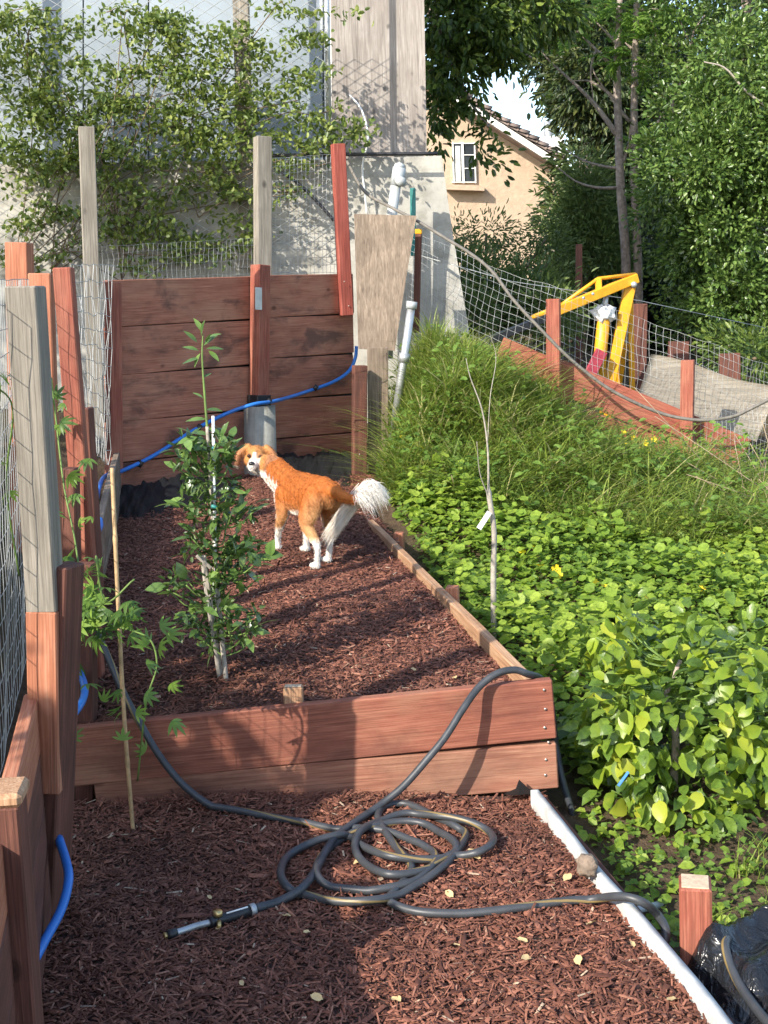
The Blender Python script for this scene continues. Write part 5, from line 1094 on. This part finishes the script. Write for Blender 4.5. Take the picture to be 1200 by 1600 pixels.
# ------------------------------------------------------------------ hoses
def Z3(x, y): return 350 + x / 2.182, 1000 + y / 2.182
def hz(x, y, z=.018):
    return at_z(*Z3(x, y), z)
def hose_obj(name, pts, r, mat, parent, n=14, twist=9.0):
    v, f = tube_arrays(pts, r, n); P = np.asarray(pts); s = np.concatenate([[0], np.cumsum(np.linalg.norm(np.diff(P, axis=0), axis=1))])
    ang = np.arange(n)[None] / n * 2 * np.pi - s[:, None] * twist; t = (.5 + .5 * np.cos(ang)).ravel(); t = np.concatenate([t, [0, 0]])
    return mobj(name, v, f, mat, parent, smooth=True, tint=t)
R_H = .0116
nh = thing('nozzle_hose', hz(110, 915), 'dark hose looped over the red plank and ending in a spray wand', 'hose')
run = [at_y(912, 1318, 4.05), at_y(895, 1270, 4.02), at_y(878, 1215, 4.03), at_y(868, 1160, 4.08), at_y(860, 1095, 4.06), at_y(846, 1062, 4.03), hz(1035, 116, .385), hz(990, 102, .405), hz(930, 115, .40), hz(870, 160, .365), hz(815, 235, .31), hz(755, 330, .235), hz(690, 410, .17), hz(610, 500, .095), hz(525, 568, .045), hz(445, 622, .036), hz(385, 668, .036), hz(345, 722, .034), hz(310, 790, .032), hz(262, 848, .04), hz(190, 890, .022), hz(108, 915, .02)]
hose_obj('hose', spline(run, 200), R_H, M['hose'], nh)
ax0, ax1 = hz(100, 919, .022), at_z(256, 1463, .018); dv = ax1 - ax0
def np_(t): return ax0 + dv * t
wd_ = thing
tube('coupling', [np_(-.02), np_(.04)], .0165, M['galv'], nh, n=12)
grip = tube('grip', [np_(.03), np_(.2), np_(.36), np_(.42)], [.0145, .0155, .014, .0145], M['black'], nh, n=12)
tube('stripe', [np_(.06) + [0, -.006, .0145], np_(.30) + [0, -.006, .0145]], .0022, M['tagwhite'], grip)
kn = np_(.40) + np.array([0, -.002, .014]); tube('valve', [kn, kn + [0, 0, .012]], .012, M['brass'], nh, n=12)
tube('valve_lever', [np_(.40) + [.004, -.016, .004], np_(.40) + [.006, -.034, -.002]], .006, M['brass'], nh)
tube('grip_front', [np_(.42), np_(.50)], [.0145, .013], M['black'], nh, n=12)
tube('wand', spline([np_(.48), np_(.64) + [0, .002, .001], np_(.78) + [0, .001, 0], np_(.88)], 14), .0085, M['galv'], nh, n=12)
tube('tip', [np_(.86), np_(.965)], .0125, M['black'], nh, n=12); tube('outlet', [np_(.96), np_(1.0)], .0085, M['brass'], nh, n=12)

ch = thing('coiled_hose', hz(560, 740), 'coiled dark garden hose with a thin yellow stripe on the lower mulch', 'hose')
ctrl = [at_y(150, 985, 4.02), at_y(168, 1025, 3.98), at_y(188, 1072, 3.93), at_y(206, 1108, 3.885), at_y(222, 1136, 3.85), at_y(250, 1182, 3.81), at_y(288, 1228, 3.77), at_z(336, 1262, .045), at_z(398, 1281, .018), at_z(470, 1288, .018)]
zz = .018
loop = [(330, 644), (390, 645), (460, 655), (560, 668), (660, 690), (715, 735), (715, 785), (640, 825), (530, 850), (420, 858), (345, 832), (315, 790), (335, 735), (400, 680), (480, 640), (580, 628), (690, 640), (770, 675), (792, 712), (750, 755), (660, 790), (560, 798), (485, 765), (447, 710), (465, 652), (530, 618), (630, 595), (740, 600), (840, 620), (905, 655), (915, 690), (870, 722), (790, 738), (680, 748), (560, 735), (480, 706), (430, 672), (390, 664), (300, 690), (220, 735), (193, 790), (215, 840), (270, 870), (380, 890), (500, 888), (600, 868), (650, 842), (730, 785), (800, 722), (824, 670), (785, 632), (705, 600), (620, 580), (550, 578), (525, 605), (545, 660), (575, 700), (620, 742), (640, 790), (620, 825), (580, 858), (562, 888), (605, 912), (700, 930), (880, 931), (1040, 918), (1200, 893)]
n = len(loop)
for i, (x, y) in enumerate(loop):
    u = i / n; z = .017 + .026 * (1 - abs(2 * min(1, u * 1.15) - 1)) + .010 * math.sin(i * 1.9)
    ctrl.append(hz(x, y, max(.016, z if i < n - 5 else .018)))
ctrl += [at_z(935, 1404, .03), at_z(960, 1401, .06), at_z(985, 1403, .072), at_z(1008, 1412, .06), at_y(1028, 1430, 3.05), at_y(1040, 1452, 3.0), at_y(1038, 1475, 2.98), at_y(1026, 1490, 3.0)]
cs = spline(ctrl, 620); low = (cs[:, 1] < 3.86) & (cs[:, 0] < .55); cs[:, 2] = np.where(low, np.maximum(cs[:, 2], zlow(cs[:, 0], cs[:, 1]) + .020), cs[:, 2])
hose_obj('hose', cs, R_H * .98, M['hosestripe'], ch)

# black bag and the hose on it
bag_v = []
nu, nv = 40, 28; u = np.linspace(0, 1, nu)[None]; v_ = np.linspace(0, 1, nv)[:, None]
bx = .68 + .62 * u + 0 * v_; by = 2.3 + .85 * v_ + 0 * u
hb = .30 * np.sin(np.pi * u) ** .35 * np.sin(np.pi * v_) ** .4
zb_ = H(bx, by) + hb * (1 + .35 * hnoise(bx * 5, by * 5, 1.2, 3)) + .035 * hnoise(bx * 9, by * 7, 1.5, 6) * (hb > .02) - .01
i = (np.arange(nv - 1)[:, None] * nu + np.arange(nu - 1)[None]).ravel()
tag(mobj('plastic_bag', np.stack([bx, by, zb_], -1).reshape(-1, 3), np.stack([i, i + 1, i + nu + 1, i + nu], 1), M['bag'], smooth=True), 'crumpled shiny black plastic heaped beside the lower post', 'plastic')
hp_ = [at_y(1150, 1475, 3.0), at_y(1138, 1468, 2.9), at_y(1133, 1480, 2.85), at_y(1142, 1510, 2.8), at_y(1160, 1545, 2.72), at_y(1185, 1580, 2.62), at_y(1215, 1615, 2.5)]
tag(hose_obj('spare_hose', spline([at_y(1178, 1480, 3.05)] + hp_, 60), .0115, M['hosestripe'], None), 'end of dark striped hose lying over the black plastic', 'hose')
tag(tube('short_pipe', [at_y(985, 1424, 3.3), at_y(1045, 1410, 3.55)], .011, M['pvc']), 'short grey pipe end in the soil by the white edging', 'pipe')
# ------------------------------------------------------------------ the dog
lh = onbed(496, 893); hd = unit(np.array([-.47, .88, 0.0])); lf_ = np.array([-hd[1], hd[0], 0.0])   # forward and left of the body
O = lh + hd * .21 - lf_ * .055; O[2] = lh[2]
def L2W(p): p = np.asarray(p, float); return O + p[..., 0:1] * hd + p[..., 1:2] * lf_ + p[..., 2:3] * np.array([0, 0, 1.0])
def zl(x, y):  # bed height under a local point
    p = O + hd * x + lf_ * y; return float(zup(p[0], p[1])) - O[2] + .012
dog = thing('dog', O, 'rust and white long haired dog standing on the mulch looking back', 'dog')
HC = at_y(401, 715, 6.40)                              # middle of the skull
hl = np.array([(HC - O) @ hd, (HC - O) @ lf_, HC[2] - O[2]])
balls = []                                             # (centre, radii xyz in body axes)
def chain(pts, n=14):
    P = np.array([p[:3] for p in pts], float); R = np.array([p[3:] for p in pts], float)
    S = spline(np.concatenate([P, R], 1), n)
    for s in S: balls.append((s[:3], np.maximum(s[3:], .006)))
# trunk: deep chest narrowing to the loin, then the hips
chain([(.165, 0, .325, .07, .066, .085), (.10, 0, .318, .08, .078, .105), (.02, 0, .328, .08, .077, .098), (-.07, 0, .345, .07, .068, .078), (-.14, 0, .352, .07, .068, .074), (-.20, 0, .355, .06, .066, .072)], 18)
chain([(.12, 0, .375, .05, .045, .05), (-.05, 0, .388, .05, .04, .04), (-.20, 0, .385, .05, .05, .045)], 12)
# neck to the head, which is turned back
chain([(.15, 0, .345, .075, .068, .075), ((.15 + hl[0]) / 2 + .035, hl[1] * .35, (.37 + hl[2]) / 2, .062, .06, .065), (hl[0] + .01, hl[1] * .85, hl[2] - .035, .05, .05, .05)], 12)
chain([(.19, 0, .30, .05, .05, .06), (hl[0] * .55 + .1, hl[1] * .5 + .01, hl[2] * .6 + .13, .04, .045, .05)], 6)
def leg(fr, pts):
    x, y = fr; z0 = zl(x, y); chain([(px, py, (pz + z0 if pz < .1 else pz), a, b_, c) for px, py, pz, a, b_, c in pts], 22)
    chain([(x - .005, y, z0 + .016, .018, .018, .016), (x + .022, y, z0 + .014, .021, .021, .014)], 4)
    for t in (-1, 0, 1): balls.append((np.array([x + .036, y + t * .011, z0 + .011]), np.array([.011, .0075, .0105])))
# front legs: shoulder, elbow, wrist, paw
leg((.235, .058), [(.15, .060, .30, .055, .035, .065), (.135, .066, .235, .040, .030, .042), (.165, .064, .19, .026, .024, .03), (.20, .060, .14, .018, .018, .02), (.222, .058, .075, .0155, .0155, .018), (.232, .058, .03, .015, .015, .016)])
leg((.125, -.045), [(.14, -.055, .30, .055, .035, .065), (.11, -.060, .235, .038, .028, .04), (.115, -.055, .18, .025, .023, .03), (.12, -.05, .13, .018, .018, .02), (.120, -.046, .075, .0155, .0155, .018), (.122, -.045, .03, .015, .015, .016)])
# hind legs: thigh, knee forward, hock back, upright shank
leg((-.20, .055), [(-.19, .052, .335, .062, .042, .07), (-.165, .068, .275, .058, .038, .058), (-.145, .072, .225, .042, .030, .042), (-.175, .066, .175, .028, .023, .03), (-.218, .058, .128, .018, .017, .022), (-.222, .056, .085, .0145, .0145, .02), (-.210, .055, .03, .0145, .0145, .016)])
leg((-.105, -.050), [(-.18, -.052, .335, .060, .042, .07), (-.125, -.064, .275, .055, .036, .055), (-.09, -.064, .225, .040, .030, .042), (-.105, -.060, .175, .027, .022, .03), (-.128, -.054, .125, .018, .017, .022), (-.125, -.052, .085, .0145, .0145, .02), (-.114, -.050, .03, .0145, .0145, .016)])
# tail core
TAIL = [(-.235, 0, .385), (-.285, -.025, .365), (-.315, -.058, .345), (-.325, -.098, .348), (-.325, -.135, .378), (-.325, -.165, .392), (-.325, -.185, .372)]
chain([(*p, r, r, r) for p, r in zip(TAIL, (.034, .026, .021, .018, .015, .012, .009))], 22)
# head, built looking along +x of its own frame, then turned to the camera
look = unit(np.array([.00, -1.0, .06]) * 1.0 + np.array([-.06, 0, 0])); hx = look; hy = unit(np.cross([.10, 0, 1.0], hx)); hz_ = np.cross(hx, hy)
def h2l(p):   # head frame -> body-local
    p = np.asarray(p, float); wv = p[..., 0:1] * hx + p[..., 1:2] * hy + p[..., 2:3] * hz_
    return np.stack([wv @ hd, wv @ lf_, wv[..., 2]], -1) + hl
hballs = []
HS = 1.07
def hb_(p, r): hballs.append((np.array(p, float) * HS, np.array(r, float) * HS))
hb_((-.005, 0, .008), (.062, .054, .052)); hb_((.025, 0, .002), (.045, .046, .045)); hb_((.015, .026, -.012), (.045, .03, .036)); hb_((.015, -.026, -.012), (.045, .03, .036))
for t in np.linspace(0, 1, 7): hb_((.05 + .068 * t, 0, -.018 - .012 * t), (.028, .030 - .009 * t, .030 - .009 * t))
for t in np.linspace(0, 1, 5): hb_((.05 + .05 * t, 0, -.036 - .004 * t), (.02, .020 - .005 * t, .012))
hb_((.048, .022, .018), (.018, .016, .012)); hb_((.048, -.022, .018), (.018, .016, .012)); hb_((.045, 0, .02), (.03, .014, .02))
for s in (1, -1):                                      # folded ears
    for t in np.linspace(0, 1, 9):
        hb_((-.005 + .020 * t, s * (.042 + .046 * math.sin(t * 1.7)), .043 - .010 * t - .068 * t * t), (.021 - .008 * t, .013, .023 - .008 * t))
bm = bmesh.new()
def add_ball(c, Rm, r):
    m = Matrix(((*(Rm[:, 0] * r[0]), 0), (0, 0, 0, 0), (0, 0, 0, 0), (0, 0, 0, 1)))
    M3 = np.stack([Rm[0] * r[0], Rm[1] * r[1], Rm[2] * r[2]], 1)
    mm = Matrix.Identity(4)
    for i in range(3):
        for j in range(3): mm[i][j] = M3[i, j]
        mm[i][3] = c[i]
    bmesh.ops.create_icosphere(bm, subdivisions=2, radius=1.0, matrix=mm)
I3 = np.stack([hd, lf_, np.array([0, 0, 1.0])])
for c, r in balls: add_ball(L2W(c) - O, I3, r)
Hh = np.stack([hx, hy, hz_])
for c, r in hballs: add_ball(L2W(h2l(c)) - O, Hh, r)
tmp = bpy.data.meshes.new('tmp_body'); bm.to_mesh(tmp); bm.free()
to = bpy.data.objects.new('tmp_body', tmp); col.objects.link(to)
md = to.modifiers.new('r', 'REMESH'); md.mode = 'VOXEL'; md.voxel_size = .0055
ms = to.modifiers.new('s', 'SMOOTH'); ms.factor = .5; ms.iterations = 4
dg = bpy.context.evaluated_depsgraph_get(); body_me = bpy.data.meshes.new_from_object(to.evaluated_get(dg)); body_me.name = 'body'
bpy.data.objects.remove(to); bpy.data.meshes.remove(tmp)
nvv = len(body_me.vertices); co = np.empty(nvv * 3, np.float32); body_me.vertices.foreach_get('co', co); co = co.reshape(-1, 3).astype(float)
nm = np.empty(nvv * 3, np.float32); body_me.vertices.foreach_get('normal', nm); nm = nm.reshape(-1, 3).astype(float)
def to_local(w): return np.stack([w @ hd, w @ lf_, w[:, 2]], 1)
def to_head(w):
    q_ = (w - (L2W(hl) - O)) / HS; return np.stack([q_ @ hx, q_ @ hy, q_ @ hz_], 1)
RUST, RUST2, CREAM, WHITE, DARK = [np.array(c) for c in ((.50, .155, .030), (.36, .095, .020), (.66, .42, .20), (.80, .76, .69), (.16, .065, .035))]
def coat_colour(w, nrm):
    p = to_local(w); h = to_head(w); n_ = len(w); nz = .5 + .5 * hnoise(p[:, 0] * 18, p[:, 1] * 15 + p[:, 2] * 20, 1.0, 2)
    c = RUST[None] * (1 - .5 * nz[:, None]) + RUST2[None] * .5 * nz[:, None]
    mixc = lambda c, k, t: c * (1 - k[:, None]) + t[None] * k[:, None]
    sm = lambda x, a, b_: np.clip((x - a) / (b_ - a), 0, 1)
    x, y, z = p.T
    c = mixc(c, sm(z, .30, .20) * .55 * (x > -.3), CREAM)                                    # paler low flanks
    c = mixc(c, sm(x, -.16, -.235) * sm(z, .37, .27) * .85, CREAM)                           # pale breeches
    c = mixc(c, sm(z + .02 * nz, .175 , .140), WHITE)                                        # white stockings
    c = mixc(c, sm(x + .5 * (z - .2), .10, -.02) * 0, WHITE)
    c = mixc(c, sm(z, .262, .236) * sm(nrm[:, 2], .1, -.4) * (x > -.1) * (np.abs(y) < .055), WHITE)  # belly
    c = mixc(c, sm(x, .15, .19) * sm(nrm @ hd + .3 * (nrm @ lf_) - .4 * nrm[:, 2], .15, .5) * (z > .2), WHITE)    # chest blaze
    tl = (x < -.27) & (z > .27); ty = sm(y, -.08, -.115); c = np.where(tl[:, None], mixc(np.tile(RUST, (n_, 1)), ty, WHITE), c)
    # face
    hd_m = (np.abs(h[:, 0]) < .16) & (np.abs(h[:, 1]) < .115) & (h[:, 2] > -.075) & (h[:, 2] < .09) & (h[:, 0] > -.06)
    f = np.tile(np.array([.58, .26, .085]), (n_, 1)) * (1 - .2 * nz[:, None])
    ear = sm(np.abs(h[:, 1]), .052, .075); f = mixc(f, ear, np.array([.48, .22, .10])); f = mixc(f, ear * sm(h[:, 2], .02, -.03) * .8, DARK)
    f = mixc(f, sm(h[:, 0], .062, .085) * sm(np.abs(h[:, 1]), .034, .022), WHITE)            # white muzzle
    f = mixc(f, sm(h[:, 0], .03, .05) * sm(np.abs(h[:, 1]), .011, .006) * (h[:, 2] < .03), WHITE)  # blaze between the eyes
    f = mixc(f, sm(h[:, 2], -.04, -.055) * (h[:, 0] > -.01), WHITE)
    ed = np.minimum(np.linalg.norm(h - [.062, .027, .01], axis=1), np.linalg.norm(h - [.062, -.027, .01], axis=1)); f = mixc(f, sm(ed, .017, .010) * .8, DARK * .6)
    c = np.where(hd_m[:, None], f, c)
    return np.clip(c, 0, 1)
hue = coat_colour(co, nm)
a = body_me.attributes.new('hue', 'FLOAT_COLOR', 'POINT'); a.data.foreach_set('color', np.concatenate([hue, np.ones((nvv, 1))], 1).astype(np.float32).ravel())
body_me.polygons.foreach_set('use_smooth', np.ones(len(body_me.polygons), bool)); body_me.materials.clear(); body_me.materials.append(M['coat'])
body = place(bpy.data.objects.new('body', body_me), Matrix.Translation(V(O)), dog)
# short coat: fine hairs lying along the body
def hairs(name, base, dirs, L, Wd, colr, parent, bend=None, seg=3):
    N = len(base); d = unit(dirs); s = unit(np.cross(d, rng.normal(size=(N, 3)))); L = np.broadcast_to(L, (N,)); bend = np.zeros((N, 3)) if bend is None else bend; vs = []
    us = np.linspace(0, 1, seg + 1)
    for u in us:
        c_ = base + d * (L * u)[:, None] + bend * (L * u * u)[:, None]; wf = Wd * (1 - u ** 2 * .92)
        vs += [c_ + s * wf * .5, c_ - s * wf * .5]
    k = 2 * (seg + 1); v = np.stack(vs, 1).reshape(-1, 3); o = (np.arange(N) * k)[:, None, None]
    f = np.array([(2 * i, 2 * i + 1, 2 * i + 3, 2 * i + 2) for i in range(seg)])
    ob = mobj(name, v, (f[None] + o).reshape(-1, 4), M['hair'], parent, smooth=True, color=np.repeat(colr, k, 0)); ob['kind'] = 'stuff'; return ob
NHR = 56000; pick = rng.integers(0, nvv, NHR); bp_ = co[pick] + rng.normal(0, .0025, (NHR, 3)); nn_ = nm[pick]; hh_ = to_head(bp_)
onhead = (np.linalg.norm(hh_, axis=1) < .10); flow = np.where(onhead[:, None], -hx[None] * .6 + np.array([0, 0, -.3]), -hd[None] * .8 + np.array([0, 0, -.75]))
flow = flow - nn_ * (flow * nn_).sum(1, keepdims=True); dirs = unit(flow) + nn_ * .12 + rng.normal(0, .11, (NHR, 3))
pl_ = to_local(bp_); Ln = np.where(pl_[:, 2] < .14, .006, .011) * rng.uniform(.6, 1.4, NHR); Ln = np.where(onhead, np.where(hh_[:, 0] > .04, .005, .011), Ln)
Ln = np.where((pl_[:, 0] < -.2) & (pl_[:, 2] > .18) & (pl_[:, 2] < .34), .03, Ln)          # longer breeches
ears = onhead & (np.abs(hh_[:, 1]) > .055); Ln = np.where(ears, .022, Ln); dirs[ears] += [0, 0, -.6]
eyeless = np.minimum(np.linalg.norm(hh_ - [.064, .027, .01], axis=1), np.linalg.norm(hh_ - [.064, -.027, .01], axis=1)) < .017; Ln = np.where(eyeless, .001, Ln)
hc = coat_colour(bp_, nn_) * rng.uniform(.75, 1.25, (NHR, 1))
hairs('fur', bp_ + O, dirs, Ln, .0011, np.clip(hc, 0, 1), body, seg=2)
# long feathers of the tail
TS = spline(TAIL, 200); n1 = 3800
k = rng.integers(118, 190, n1); b1 = L2W(TS[k]) + rng.normal(0, .010, (n1, 3))
goal = np.array([-.205, 0.045, .165]); gW = L2W(goal); d1 = unit(gW - b1 + rng.normal(0, .014, (n1, 3))); Ln = rng.uniform(.12, .31, n1) * np.linspace(1.0, .95, n1)
c1 = np.where((rng.random(n1) < .3)[:, None], CREAM * .45 + WHITE * .55, WHITE * .95 + CREAM * .06) * rng.uniform(.8, 1.12, (n1, 1))
hairs('tail_feather', b1, d1, Ln, .0023, np.clip(c1, 0, 1), dog, np.array([.10, 0, -.10]) + rng.normal(0, .03, (n1, 3)), 6)
n2 = 4600; k = rng.integers(95, 200, n2); b2 = L2W(TS[k]) + rng.normal(0, .008, (n2, 3)); out2 = np.array([.50, -.1, .30])
d2 = unit(out2 + rng.normal(0, .22, (n2, 3))); c2 = WHITE * rng.uniform(.82, 1.12, (n2, 1))
hairs('tail_plume', b2, d2, rng.uniform(.04, .10, n2) * .85, .0021, np.clip(c2, 0, 1), dog, np.array([.05, -.05, -.95]) + rng.normal(0, .10, (n2, 3)), 5)
def hw(p): return L2W(h2l(np.array(p) * HS))
def ell(name, c, r, mat, parent):
    bm = bmesh.new(); bmesh.ops.create_icosphere(bm, subdivisions=2, radius=1.0); P = np.array([v.co[:] for v in bm.verts]); fs = np.array([[v.index for v in f.verts] for f in bm.faces]); bm.free()
    W_ = hw(c) + P[:, 0:1] * hx * r[0] + P[:, 1:2] * hy * r[1] + P[:, 2:3] * hz_ * r[2]; return mobj(name, W_, fs, mat, parent, smooth=True)
ell('nose', (.136, 0, -.020), (.012, .0165, .0125), M['nose'], dog)
for s in (1, -1): ell('eye', (.0665, s * .0270, .010), (.0085, .0095, .0085), M['eye'], dog)
ell('mouth', (.105, 0, -.047), (.022, .016, .003), M['nose'], dog)
# ------------------------------------------------------------------ unseen hedges and tree added to shade the beds and climber wall
def hedge(name, label, y0, y1, h0, h1, n, x0=-3.5, x1=-2.9):
    o = thing(name, (-3.2, (y0 + y1) / 2, float(H(-3.2, (y0 + y1) / 2))), label, 'hedge')
    y = rng.uniform(y0, y1, n); top = h0 + (h1 - h0) * (y - y0) / (y1 - y0); z0 = H(np.full(n, -3.2), y)
    z = z0 + (top - z0) * rng.random(n) ** .7 + rng.normal(0, .03, n); x = rng.uniform(x0, x1, n)
    foliage('crown', np.stack([x, y, z], 1), rng.normal(size=(n, 3)), rng.uniform(.09, .15, n), rng.uniform(.06, .09, n), M['L_hedge'], o, LEAF6, up=.2)
    tubes('stem', [np.array([(-3.2, q_, float(H(-3.2, q_)) - .1), (-3.2, q_, 1.6)]) for q_ in np.linspace(y0 + .3, y1 - .3, 4)], .03, M['bark'], o)
ta = thing('garden_tree', gz((-4.9, 6.2, 0)), 'leafy tree left of the fence shading the climber wall', 'tree')  # unseen tree, put in for its dappled shade on the climber wall
tb = gz((-4.9, 6.2, 0)); tubes('trunk', [spline([tb, tb + [.05, 0, 1.6], tb + [.2, .1, 3.2], tb + [.3, .1, 4.2]], 12)], [np.linspace(.12, .05, 12)], M['bark'], ta)
bb, dd = clumpy(5200, lobes([((-4.6, 6.3, 4.5), (.9, .9, .9)), ((-5.2, 6.0, 4.0), (.8, .8, .7)), ((-4.2, 6.7, 3.9), (.5, .5, .5))], 9, .25, .42), 20, .14, .5)
foliage('crown', bb, dd, rng.uniform(.07, .12, len(bb)), rng.uniform(.05, .07, len(bb)), M['L_hedge'], ta, LEAF6, up=.3)
hedge('clipped_hedge', 'clipped green hedge left of the beds shading the lower mulch', -3.0, 2.3, 2.70, 2.56, 15000)
hedge('clipped_hedge', 'lower clipped hedge left of the upper mulch bed', 2.35, 6.2, 2.50, 1.9, 10000)
